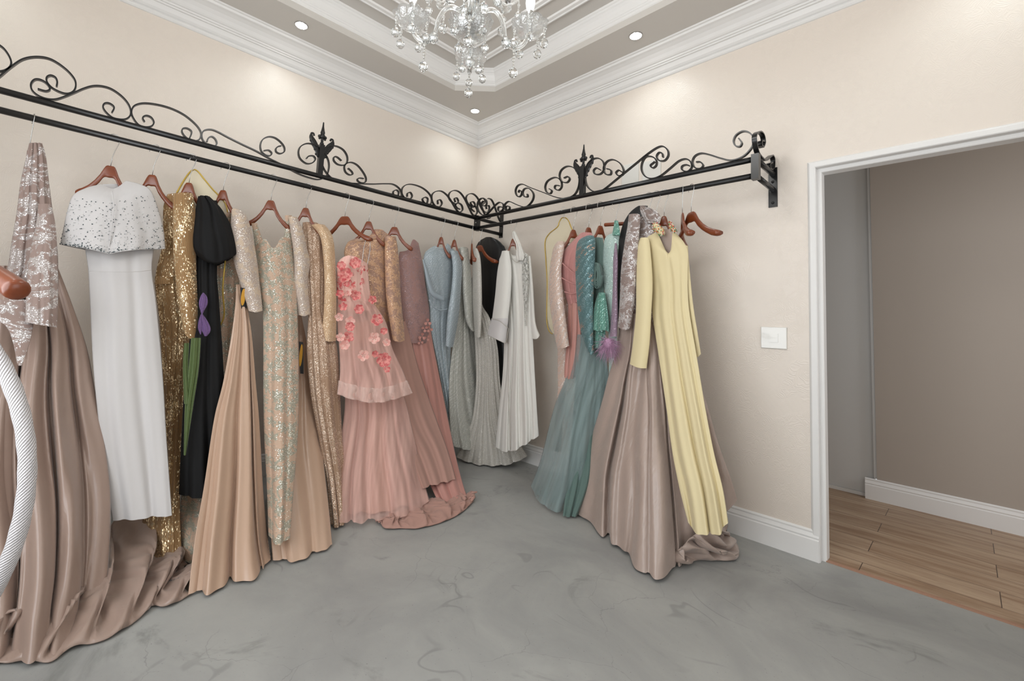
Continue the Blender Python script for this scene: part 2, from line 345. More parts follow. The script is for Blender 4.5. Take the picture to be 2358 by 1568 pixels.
col = t.mix(t.step(n1.outputs[0], .3, .7), srgb(144, 144, 142), srgb(166, 166, 162)); col = t.mix(t.math('MULTIPLY', n2.outputs[0], .35), col, srgb(150, 150, 148))
col = t.mix(sm, col, srgb(112, 114, 110)); col = t.mix(t.math('MAXIMUM', t.math('MULTIPLY', arc, .30), t.math('MULTIPLY', crk, .28)), col, srgb(92, 94, 92)); col = t.mix(t.math('MULTIPLY', pit, .5), col, srgb(84, 84, 82))
M['floor'] = t.end(t.bsdf(base=col, rough=t.math('ADD', .38, t.math('MULTIPLY', n2.outputs[0], .25)), spec=.4, normal=t.bump(n2, .12, .003)))
# laminate planks
t = NT('weathered_oak_laminate'); ob = t.obj(); br = t.n('TexBrick', {'Vector': t.vmath('ADD', ob, (.35, .02, 0)), 'Scale': 1., 'Color1': (0, 0, 0, 1), 'Color2': (1, 1, 1, 1), 'Mortar': (.5, .5, .5, 1), 'Mortar Size': .0016, 'Mortar Smooth': 0., 'Brick Width': 1.25, 'Row Height': .19}, offset=.37)
g1 = t.noise(t.vmath('ADD', t.vmath('MULTIPLY', ob, (1.3, 13, 1)), t.vmath('SCALE', br.outputs[0], 9.)), 1, 7, .66, 1.3); g2 = t.noise(t.vmath('MULTIPLY', ob, (3, 34, 1)), 1, 5, .66, 1.6)
col = t.mix(t.step(g1.outputs[0], .3, .72), srgb(146, 116, 90), srgb(190, 166, 140)); col = t.mix(t.math('MULTIPLY', t.step(g2.outputs[0], .55, .75), .5), col, srgb(120, 98, 82)); col = t.mix(br.outputs[1], col, srgb(70, 54, 44))
M['laminate'] = t.end(t.bsdf(base=col, rough=.42, spec=.4))
M['sill'] = plain('raw_edge_board', srgb(168, 130, 108), .7)
# ------------------------------------------------------------------ the setting
def struct(name, mb, mat, smooth=False, parent=None):
    o = mb.build(name, mat, parent, smooth)
    if parent is None: o['kind'] = 'structure'
    return o
DX0, DX1, DZ = 2.766, 3.70, 2.08     # door hole incl. frame
T = .16
def wall_with_hole(axis, c0, c1, a0, a1, h, hole):
    """slab; axis 'y': thickness in y from c0 to c1, running a0..a1 in x"""
    mb = MB(); x0, x1, z0, z1 = hole
    for (p, q, r, s) in ((a0, x0, 0, h), (x1, a1, 0, h), (x0, x1, z1, h)) + (((x0, x1, 0, z0),) if z0 > 0 else ()):
        if axis == 'y': mb.box((p, c0, r), (q, c1, s))
        else: mb.box((c0, p, r), (c1, q, s))
    return mb
HT = 3.4
struct('wall_left', MB().box((-T, RY-T, 0), (0, T, HT)), M['paper'])
struct('wall_back', wall_with_hole('y', 0, T, 0, RX, HT, (DX0, DX1, 0, DZ)), M['paper'])
struct('wall_front', wall_with_hole('y', RY-T, RY, 0, RX, HT, (1.1, 3.5, .6, 2.45)), M['paper'])
struct('wall_right', wall_with_hole('x', RX, RX+T, RY, 0, HT, (-2.8, -1.0, .8, 2.4)), M['paper'])
struct('floor', MB().box((-.1, RY-.1, -.1), (RX+.1, .05, 0)), M['floor'])
struct('floor_passage', MB().box((1.2, .05, -.1), (6.2, 1.6, .004)), M['laminate'])
def ring(d, z, cut):
    xs0, xs1, ys0, ys1 = d, RX-d, -d, RY+d
    return [(xs0, ys0-cut, z), (xs0+cut, ys0, z), (xs1-cut, ys0, z), (xs1, ys0-cut, z), (xs1, ys1+cut, z), (xs1-cut, ys1, z), (xs0+cut, ys1, z), (xs0, ys1+cut, z)]
def cutof(d): return max(.02, .245+(d-.435)*(sqrt(2)-2)) if d > .3 else 1e-4
def rings(prof): return MB().grid([ring(d, z, cutof(d)) for d, z in prof], True)
ce = rings([(.0, 3.0757), (.16, 3.0757), (.444, 3.0757), (.435, 3.136), (.40, 3.256), (.50, 3.256), (1.2, 3.256)])
n = len(ce.v); ce.f.append(tuple(range(n-8, n))); ce.box((-T, RY-T, HT), (RX+T, T, HT+.1))
struct('ceiling', ce, M['ceil_grey'])
crown = [(0, 2.900), (.006, 2.902), (.012, 2.910), (.013, 2.918), (.009, 2.926), (.018, 2.930), (.028, 2.941), (.034, 2.955), (.040, 2.966), (.050, 2.968), (.051, 2.977), (.060, 2.979), (.061, 2.989), (.070, 2.992), (.078, 3.000), (.090, 3.018), (.108, 3.036), (.130, 3.048), (.146, 3.053), (.150, 3.066), (.160, 3.068), (.167, 3.078)]
struct('trim_1', rings(crown), M['white_paint'])
struct('trim_2', rings([(.433, 3.128), (.437, 3.127), (.443, 3.132), (.444, 3.148), (.449, 3.151), (.450, 3.160), (.455, 3.164), (.460, 3.185), (.467, 3.205), (.477, 3.220), (.484, 3.226), (.486, 3.238), (.492, 3.242), (.494, 3.258)]), M['white_paint'])
for k, d in enumerate((.612, .776)):
    struct('trim_%d' % (3+k), rings([(d, 3.258), (d+.004, 3.242), (d+.018, 3.236), (d+.024, 3.242), (d+.044, 3.244), (d+.050, 3.258)]), M['white_paint'])
bprof = [(.018, 0), (.018, .102), (.014, .108), (.016, .116), (.012, .126), (.009, .134), (.010, .142), (.003, .15), (0, .15)]
def base(name, p0, p1, nx, ny, m=None):
    struct(name, MB().grid([[(p[0]+nx*d, p[1]+ny*d, z) for d, z in [(0, 0)]+bprof] for p in (p0, p1)], True, True), m or M['white_paint'])
base('baseboard_left', (0, RY), (0, 0), 1, 0)
base('baseboard_back', (0, 0), (DX0+.026, 0), 0, -1)
base('baseboard_back_right', (DX1, 0), (RX, 0), 0, -1)
base('baseboard_front', (0, RY), (RX, RY), 0, 1)
base('baseboard_right', (RX, RY), (RX, 0), -1, 0)
# door frame: pressed steel, face, rebate, stop
def frame_loop(prof):
    G = []
    for off, y in prof:   # off measured into the hole
        G.append([(DX0+off, y, 0), (DX0+off, y, DZ-off), (DX1-off, y, DZ-off), (DX1-off, y, 0)])
    return MB().grid(G)
df = frame_loop([(-.008, 0), (0, -.010), (.004, -.012), (.026, -.012), (.030, -.008), (.030, .028), (.046, .030), (.050, .034), (.050, .095), (.030, .10), (.026, T+.012), (-.008, T+.012), (-.010, T)]).build('door_1', M['white_paint'], None, False)
tag(df, kind='structure')
struct('trim_5', MB().box((DX0+.03, .030, 0), (DX1-.03, .052, .006)), M['sill'])
# passage beyond the door
CY = 1.452
struct('wall_passage', MB().box((2.865, CY, 0), (6.2, CY+.1, HT)), M['corridor'])
struct('wall_passage_left', MB().box((1.1, .0+T, 0), (1.2, 1.7, HT)), M['corridor'])
struct('wall_passage_right', MB().box((6.2, T, 0), (6.3, 1.7, HT)), M['corridor'])
struct('wall_passage_near', MB().box((RX, 0, 0), (6.2, T, HT)), M['corridor'])
struct('ceiling_passage', MB().box((1.1, T, 2.75), (6.3, 1.7, 2.85)), M['ceil_grey'])
base('baseboard_passage', (2.80, CY), (6.2, CY), 0, -1)
dp = tag(MB().box((1.2, CY+.045, .03), (2.85, CY+.075, 2.75)).build('door_2', M['door_panel'], None, False), kind='structure')
struct('trim_6', MB().box((1.2, CY+.035, 0), (2.82, CY+.10, .028)), M['white_paint'])
struct('trim_7', MB().box((2.848, CY+.01, .15), (2.868, CY+.06, 2.75)), M['door_panel'])
# windows behind the viewer
def window(name, axis, c, a0, a1, z0, z1):
    mb = MB(); g = MB()
    def bx(m_, p, q, r, s, t0=.04):
        if axis == 'y': m_.box((p, c-t0, r), (q, c+t0, s))
        else: m_.box((c-t0, p, r), (c+t0, q, s))
    w = .06
    for p, q, r, s in ((a0, a0+w, z0, z1), (a1-w, a1, z0, z1), (a0, a1, z0, z0+w), (a0, a1, z1-w, z1), ((a0+a1)/2-.03, (a0+a1)/2+.03, z0, z1)): bx(mb, p, q, r, s)
    o = tag(mb.build(name, M['white_paint'], None, False), kind='structure')
window('window_1', 'y', RY-.10, 1.1, 3.5, .6, 2.45)
window('window_2', 'x', RX+.10, -2.8, -1.0, .8, 2.4)
# ------------------------------------------------------------------ ceiling downlights
for i, (x, y) in enumerate(SPOTS):
    lab = ['ceiling downlight at the upper left, in the grey soffit left of the chandelier', 'ceiling downlight right of the chandelier, above the shorter rack', 'small ceiling downlight in the far room corner', 'ceiling downlight above the doorway, out of sight', 'unseen downlight added as fill over the near end of the long rack', 'unseen downlight added as fill by the right wall', 'unseen downlight added as fill behind the viewer', 'unseen downlight added as fill in the corner behind the viewer'][i]
    t_ = tag(empty('ceiling_downlight', (x, y, 3.0757)), lab, 'downlight', 'recessed ceiling downlights')
    MB().lathe((x, y, 3.0757), [(.037, -.0005), (.038, -.005), (.042, -.005), (.044, 0), (.037, .0)], 28).build('bezel', M['chrome'], t_)
    MB().lathe((x, y, 3.0757), [(.001, -.006), (.036, -.005), (.037, .0)], 24).build('lens', M['lens'], t_)
# ------------------------------------------------------------------ wrought iron racks
def ZP(ox, oy, k, s):
    """points read off an enlarged detail: x,y pairs"""
    v = [float(a) for a in s.replace(',', ' ').split()]
    return [(ox+v[i]/k, oy+v[i+1]/k) for i in range(0, len(v), 2)]
def scroll(side, pts, parent, w=.020, t=.0065, D=None):
    D = D if D is not None else (RD if side == 'L' else RB)
    P = cr([at(side, x, y, D) for x, y in pts], 7)
    MB().bar(P, (1, 0, 0) if side == 'L' else (0, 1, 0), w, t).build('scroll', M['iron'], parent, True, 40)
rackL = tag(empty('clothes_rack', (RD, -1.9, ZLO)), 'long black wrought iron clothes rack on the left wall with scrollwork on top', 'clothes rack')
rackR = tag(empty('clothes_rack', (1.5, -RB, ZLO)), 'shorter black wrought iron clothes rack on the right-hand wall, ending before the doorway', 'clothes rack')
RR = .0155
MB().tube([(RD, -3.80, ZU), (RD, 0, ZU)], RR, 14).build('top_rail', M['iron'], rackL)
MB().tube([(RD, -3.80, ZLO), (RD, 0, ZLO)], RR, 14).build('hanging_rail', M['iron'], rackL)
XE = 2.5953
MB().tube([(RD+.02, -RB, ZU), (XE, -RB, ZU)], RR, 14).build('top_rail', M['iron'], rackR)
MB().tube([(RD+.02, -RB, ZLO), (XE, -RB, ZLO)], RR, 14).build('hanging_rail', M['iron'], rackR)
# corner plate, wall plates, end bracket
MB().box((RD-.014, -RB-.020, ZLO-.022), (RD+.014, -RB+.02, ZU+.024)).build('corner_plate', M['iron'], rackL, False)
mb = MB().box((RD+.016, -RB-.018, ZLO-.02), (RD+.030, -RB+.018, ZU+.02)); mb.build('corner_plate', M['iron'], rackR, False)
b = MB(); b.lathe((RD+.012, -RB-.019, (ZU+ZLO)/2), [(.001, -.004), (.006, -.003), (.008, .003)], 12).build('bolt', M['chrome'], rackR)
MB().box((RD-.022, -.008, 1.935), (RD+.022, -.001, 2.20)).build('wall_plate', M['iron'], rackL, False)
MB().box((RD-.02, -3.80, ZLO-.03), (RD+.02, -3.79, ZU+.03)).build('end_plate', M['iron'], rackL, False)
MB().tube([(0.004, -3.795, ZU), (RD, -3.795, ZU)], .012).build('wall_arm', M['iron'], rackL)
MB().tube([(0.004, -3.795, ZLO), (RD, -3.795, ZLO)], .012).build('wall_arm', M['iron'], rackL)
eb = MB(); hb = .0175
G = [[(XE+dx, -RB-hb, ZLO-.022+zz*.0) for dx in (0,)] for zz in (0,)]
MB().box((XE-.018, -RB-.018, ZLO-.022), (XE+.018, -RB+.018, ZU+.024)).build('end_post', M['iron'], rackR, False)
for z in (ZU, ZLO): MB().tube([(XE, -RB+.015, z), (XE, -.006, z)], .0145, 12).build('wall_arm', M['iron'], rackR)
pl_ = MB().box((XE-.022, -.008, 1.865), (XE+.022, -.0, 2.095)).build('wall_plate', M['iron'], rackR, False)
for z in (1.89, 2.012, 2.075): MB().ball((XE, -.009, z), .008, 10, 6).build('bolt', M['iron'], rackR)
# scrollwork traced as curves lying in the rack planes
z1 = (0, 60, 3.734); z2 = (560, 240, 3.684); z3 = (1080, 260, 3.1026); zc = (1090, 440, 9.8)
L = [
 (z1, "-260 60 -150 90 0 170 60 230 95 300 90 350 40 385 -30 390 -90 350 -110 290 -80 250 -40 262 -22 300"),
 (z1, "-200 560 -90 505 0 435 100 352 200 288 320 268 440 290 560 368 635 450 652 510 635 560 590 583 530 575 450 535 405 485 403 445 435 427 475 443 492 480 487 522"),
 (z1, "325 543 395 562 430 543 400 495 350 465 300 463 268 500 275 552 325 598 400 628 480 632 560 608 640 575 720 540 800 518 880 520 960 545 1040 600 1095 660 1122 720 1118 772 1080 802 1020 803 960 785 905 735 885 695 900 668 935 665 970 685 980 710 962 745"),
 (z1, "1242 825 1226 790 1258 772 1300 788 1322 830 1302 862 1250 870 1190 850 1145 792 1130 740 1150 692 1210 668 1290 668 1400 688 1500 722 1590 770 1670 835 1715 890 1728 935 1710 978 1660 990 1600 960 1565 915 1570 885 1605 880 1640 900 1645 925 1630 963"),
 (z1, "1778 997 1790 965 1820 952 1850 973 1863 1010 1842 1034 1790 1025 1745 985 1733 935 1755 900 1810 891 1870 910 1960 958 2080 1018 2200 1075 2315 1140 2420 1192 2560 1268 2660 1305 2740 1320 2800 1295 2825 1230 2825 1170 2805 1118 2762 1060 2690 1018 2632 1012 2582 1038 2565 1085 2580 1140 2632 1182 2682 1178 2710 1145 2692 1118 2652 1120 2634 1140"),
 (z2, "175 395 215 392 240 415 225 438 185 430 152 395 145 345 165 300 215 277 270 287 320 325 348 368 345 405 312 420 280 405 276 378 295 360 320 355"),
 (z2, "832 480 797 450 770 448 768 478 800 510 850 518 880 490 880 440 850 390 800 360 750 355 700 375 670 420 664 490 690 560 740 620 800 655 880 668 1000 675 1100 678 1200 675 1270 680 1320 712 1342 755 1335 785 1305 790 1276 770 1273 740 1298 728 1318 745 1314 775"),
 (z2, "888 543 920 572 926 595 900 600 867 575 857 530 878 502 920 495 970 520 1015 575 1040 625 1035 660 1005 668 975 655 968 635 988 627 1020 632"),
 (z2, "1390 785 1393 757 1416 748 1432 778 1412 806 1372 797 1345 757 1350 710 1385 683 1440 682 1510 705 1565 745 1595 790 1597 832 1572 852 1537 837 1520 805 1543 789 1565 803 1560 838"),
 (z2, "1652 848 1650 816 1672 812 1685 842 1664 870 1628 862 1602 820 1600 772 1628 742 1680 738 1728 772 1768 828 1802 885 1832 916 1860 896 1852 856 1822 838 1800 856 1815 880 1838 892"),
 (z2, "1800 832 1792 800 1812 796 1824 826 1800 845 1760 820 1742 778 1760 742 1800 732 1842 752 1880 805 1916 880 1946 936 1972 938 1986 905 1968 866 1940 866 1935 888 1962 912"),
 (z2, "1942 862 1928 834 1952 828 1966 855 1945 876 1906 842 1890 798 1906 766 1946 760 1984 790 2012 845 2048 930 2080 970 2110 940"),
 (zc, "300 405 290 350 340 325 360 380 330 470 250 470 180 380 130 260 150 180 200 160 250 180 265 240 215 300"),
 (zc, "330 165 400 190 450 270 490 380 530 490 570 610 620 690 680 640 690 580"),
]
for (ox, oy, k), s in L: scroll('L', ZP(ox, oy, k, s), rackL)
R = [
 (zc, "640 360 575 360 560 420 605 465 660 430 682 360 672 290 600 255 530 290 440 380 330 500 260 540 190 530 120 450 90 330 120 220 190 165 270 180 300 250 285 325 215 330 190 270 230 225"),
 (zc, "745 415 740 350 810 345 820 400 760 435 705 400 700 340 735 275 800 235 870 255 980 305 1120 355 1220 345 1339 210 1358 60 1260 -58 1150 -43 1118 52 1165 131 1228 125 1222 68"),
 (z3, "354 570 361 553 377 563 373 588 355 600 338 582 334 550 350 520 385 510 430 530 530 568 620 602 690 612 750 588 780 540 790 480 780 425 745 390 700 383 660 410 648 452 665 490 700 498 720 474 708 455 680 466"),
 (z3, "575 543 592 555 582 576 556 566 545 530 560 490 600 465 635 465 660 490 662 530 640 553 615 540 618 520 645 520"),
 (z3, "940 408 912 394 892 412 903 438 940 437 966 402 960 350 925 325 880 335 845 375 830 440 840 510 870 550 910 564 960 550 1030 496 1110 430 1190 365 1270 300 1340 252 1385 240 1420 265 1425 305 1400 340 1362 342 1342 312 1358 285 1382 290 1387 318"),
 (z3, "985 400 1015 410 1012 440 978 438 963 395 985 350 1030 335 1080 360 1105 405 1100 440 1070 450 1052 427 1072 410 1092 422"),
 (z3, "1330 348 1318 358 1298 376 1314 394 1338 376 1340 340 1312 315 1265 315 1238 358 1235 410 1262 455 1310 470 1370 450 1440 395 1500 345 1550 330 1585 350 1592 390 1562 420 1525 408 1524 382 1552 372 1575 378"),
 (z3, "1625 352 1655 352 1674 375 1655 398 1617 393 1598 352 1615 310 1660 290 1720 300 1800 325 1880 340 1960 312 2020 250 2037 190 2008 145 1960 132 1912 158 1892 200 1905 235 1935 241 1950 215 1928 183"),
]
for (ox, oy, k), s in R: scroll('R', ZP(ox, oy, k, s), rackR)
for s in ("560 430 592 330 570 195 515 125 448 140 410 220 425 380 475 560 575 680 630 690 700 625 752 600 785 700 770 850 705 870 690 770 740 745", "560 430 520 380 530 310 575 320"):
    P = cr([hit(x, y, (XE, 0, 0), (1, 0, 0)) for x, y in ZP(1690, 290, 8.71, s)], 7)
    MB().bar(P, (1, 0, 0), .024, .007).build('scroll', M['iron'], rackR, True, 40)
def finial(side, px, rack):
    """square post with cast spear tip and two curled leaves"""
    b = at(side, px[0], px[1], RD if side == 'L' else RB); tp = .405*(1 if side == 'L' else 1.0)
    d = Vector((0, 1, 0)) if side == 'L' else Vector((1, 0, 0)); wv = Vector((1, 0, 0)) if side == 'L' else Vector((0, 1, 0))
    x, y, z = b.x, b.y, ZU
    m = MB().box((x-.017, y-.017, z), (x+.017, y+.017, z+.215)); m.build('finial_post', M['iron'], rack, False)
    sp = MB().lathe((x, y, z+.215), [(.013, 0), (.014, .012), (.009, .018), (.010, .045), (.018, .05), (.020, .062), (.013, .075), (.016, .085), (.012, .10), (.006, .13), (.0045, .158), (.001, .162)], 12)
    for sg in (-1, 1):
        c = Vector((x, y, z+.272))+d*sg*.019; sp.ball(c, .012, 10, 7); sp.ball(c+Vector((0, 0, -.014)), .008, 8, 6)
    sp.build('spear_tip', M['iron'], rack)
    for sg in (-1, 1):
        P = cr([Vector((x, y, z+.125))+d*sg*.020, Vector((x, y, z+.17))+d*sg*.028, Vector((x, y, z+.21))+d*sg*.05, Vector((x, y, z+.245))+d*sg*.072, Vector((x, y, z+.272))+d*sg*.075, Vector((x, y, z+.276))+d*sg*.062, Vector((x, y, z+.262))+d*sg*.056], 6)
        n_ = len(P); rr = [.004+.018*sin(pi*min(1, i/(n_*.62)))**.8 if i < n_*.62 else .007 for i in range(n_)]
        lf = MB(); G = []
        for i in range(n_):
            tg = (P[min(i+1, n_-1)]-P[max(i-1, 0)]).normalized(); s_ = tg.cross(wv).normalized()
            G.append([P[i]+s_*rr[i]*cos(a)+wv*.006*(1+.35*cos(6*a))*sin(a) for a in [2*pi*q/16 for q in range(16)]])
        lf.grid(G, True, True)
        for q in range(4): lf.ball(P[4+q*4]+s_*0-d*0+Vector((0, 0, -.012))+d*sg*.010, .008, 8, 6)
        lf.build('finial_leaf', M['iron'], rack)
finial('L', (735, 406), rackL); finial('R', (1341, 452), rackR)
# ------------------------------------------------------------------ hangers
def hanger_body():
    mb = MB(); G = []; N = 40
    for i in range(N+1):
        s = -1+2*i/N; x = s*.205; a = abs(s)
        kx = [(0, 0, .062), (.13, 0, .060), (.19, .014, .052), (.30, .050, .045), (.45, .084, .038), (.62, .112, .034), (.80, .130, .038), (.93, .139, .038), (1, .149, .020)]
        for q in range(len(kx)-1):
            if kx[q][0] <= a <= kx[q+1][0]+1e-9:
                t_ = (a-kx[q][0])/(kx[q+1][0]-kx[q][0]); top = -.145-(kx[q][1]*(1-t_)+kx[q+1][1]*t_); hgt = kx[q][2]*(1-t_)+kx[q+1][2]*t_; break
        th = .0065+.016*max(0, a-.35)**1.1*1.4; yo = .030*a*a
        zc_ = top-hgt/2
        G.append([(x, yo+th*(abs(cos(t_))**.6)*(1 if cos(t_) > 0 else -1), zc_+hgt/2*(abs(sin(t_))**.6)*(1 if sin(t_) > 0 else -1)) for t_ in [2*pi*q/12+.13 for q in range(12)]])
    return mb.grid(G, True, True)
def hook_mb(stem=-.148, r=.025):
    P = [(0, 0, stem), (0.002, 0, stem+.05), (.010, 0, -.062), (.020, 0, -.030)]
    P += [(r*cos(a), 0, r*sin(a)-.004) for a in [radians(q) for q in range(-25, 190, 15)]]
    P += [(-r, 0, -.02)]
    return MB().tube(P, .0018, 6)
_hb = {}
def hanger(side, px, ang, label, drop=0, mat='wood', name='coat_hanger', roll=0, cat='coat hanger', group='brown wooden hangers on the racks', sx=1.0, bar=False):
    """hanger hooked over the hanging rail; ang: 0 faces the viewer, + turns its right arm forward"""
    y0 = px[1]; p = at(side, px[0], y0, RD if side == 'L' else RB); p.z = ZLO
    hor = Vector((CAM.x-p.x, CAM.y-p.y, 0)).normalized(); rgt = Vector((-hor.y, hor.x, 0)); a = radians(ang)
    ax = rgt*cos(a)+hor*sin(a); rz = math.atan2(ax.y, ax.x)
    e = tag(empty(name, p, rz), label, cat, group)
    if 'b' not in _hb:
        for k, m_, mm in (('b', hanger_body(), 'wood'), ('h', hook_mb(), 'chrome')):
            o = m_.build('tmp', M[mm]); _hb[k] = o.data; bpy.data.objects.remove(o)
    for k, nm in (('b', 'hanger_body'), ('h', 'hook')):
        o = bpy.data.objects.new(nm, _hb[k]); COL.objects.link(o); o.parent = e
        if k == 'b': o.scale.x = sx
        if k == 'b' and bar:
            o.data = MB().tube([(-.075, 0, -.150), (-.07, 0, -.150), (.07, 0, -.150), (.075, 0, -.150)], [.008, .0125, .0125, .008], 12).build('t', M['wood']).data; bpy.data.objects.remove(bpy.data.objects['t'])
        if mat != 'wood' and k == 'b':
            o.data = o.data.copy(); o.data.materials[0] = M[mat]
        if drop and k == 'b': o.location.z = -drop
    return e
def hg(side, x, y, ang, label, **k): return hanger(side, (x, y), ang, label, **k)
hg('L', 76, 281, 84, 'wooden hanger seen end-on carrying the silver lace and taupe gown at far left', sx=0.22)
hg('L', 262, 325, 8, 'wooden hanger facing the room inside the collar of the white caped dress', sx=0.6)
hg('L', 357, 348, 24, 'wooden hanger carrying the gold pleated sequin dress', sx=0.58)
hg('L', 441, 368, 20, 'wooden hanger carrying the black puff-sleeve dress', sx=0.52)
hg('L', 519, 388, 28, 'wooden hanger carrying the lace gown directly right of the black puff sleeve', sx=0.5)
hg('L', 628, 416, 8, 'wide-showing wooden hanger above the V-neck lace gown', sx=0.6)
hg('L', 708, 436, 10, 'wooden hanger carrying the sand beaded long-sleeve gown', sx=0.55)
hg('L', 797, 459, 34, 'wooden hanger with white ribbon loops over its round end above the pink floral gown', sx=1.0)
hg('L', 852, 472, 14, 'wooden hanger carrying the golden applique gown behind the pink floral one', sx=0.6)
hg('L', 911, 487, 14, 'wooden hanger carrying the one-shoulder smoky mauve beaded gown', sx=0.7)
hg('L', 1018, 513, 20, 'wooden hanger carrying the ice blue draped gown', sx=0.4)
hg('L', 1048, 521, 20, 'wooden hanger between the ice blue gown and the silver feather gown', sx=0.4)
hg('L', 1088, 530, 86, 'dark wooden hanger seen end-on next to the rack corner', sx=0.55)
hg('L', 1106, 537, 50, 'wooden hanger whose round end sticks out in front of the corner black garment bag')
hg('R', 1184, 508, 10, 'wooden hanger carrying the ivory caftan', sx=0.42)
hg('R', 1322, 483, -20, 'wooden hanger carrying the nude and silver sequin gown', sx=0.5)
hg('R', 1357, 476, -25, 'wooden hanger carrying the dusty pink wrap gown', sx=0.48)
hg('R', 1384, 470, -25, 'wooden hanger carrying the teal and copper sequin gown', sx=0.5)
hg('R', 1419, 464, 12, 'wooden hanger with a straight bar above the mint beaded gown', bar=True)
hg('R', 1530, 442, 8, 'wooden hanger inside the jewelled collar of the butter yellow gown', sx=0.42)
hg('R', 1572, 433, 86, 'empty wooden hanger seen end-on right of the yellow gown')
hg('R', 1592, 431, 56, 'empty wooden hanger with its arm pointing right, last one on the right rack')
hg('R', 1494, 448, 20, 'black plastic hanger holding the silver lace gown next to the black garment bag', mat='blackplastic', group=None, sx=.5)
hg('R', 1512, 445, 20, 'black plastic hanger just left of the yellow gown\'s hanger', mat='blackplastic', group=None, sx=.34)
# near hanger whose arm end enters the picture at the left edge
e = tag(empty('coat_hanger', CAM+ray(-120, 520)*1.15, 0), 'large blurred brown hanger arm entering at the left edge of the photo', 'coat hanger')
P = cr([CAM+ray(x, y)*d for x, y, d in ((-330, 560, 1.3), (-230, 535, 1.25), (-120, 565, 1.18), (-40, 618, 1.12), (10, 648, 1.08), (34, 664, 1.06), (45, 671, 1.05))], 6); n_ = len(P)
MB().tube(P, [.026*(1 if i < n_-5 else max(.25, sqrt(max(0, 1-((i-n_+6)/5.2)**2)))) for i in range(n_)], 14).build('hanger_body', M['wood'], e)
# slim stand just left of the picture that the near hanger hangs on
hx = CAM+ray(-120, 565)*1.18; st = tag(empty('garment_stand', (hx.x, hx.y, 0)), 'slim black garment stand holding a single hanger beside the woven hoop', 'garment stand')
MB().lathe((hx.x-.05, hx.y-.06, 0), [(.001, .001), (.13, .002), (.13, .012), (.02, .020), (.001, .021)], 28).build('base', M['iron'], st)
MB().tube([(hx.x-.05, hx.y-.06, .015), (hx.x-.05, hx.y-.06, hx.z+.12), (hx.x-.02, hx.y-.03, hx.z+.15), (hx.x+.02, hx.y+.02, hx.z+.15)], .009, 12).build('pole', M['iron'], st)
MB().tube(cr([(hx.x, hx.y, hx.z+.01), (hx.x, hx.y, hx.z+.09), (hx.x-.012, hx.y+.012, hx.z+.135), (hx.x, hx.y, hx.z+.172), (hx.x+.014, hx.y-.012, hx.z+.150)], 6), .0018, 6).build('hook', M['chrome'], e)
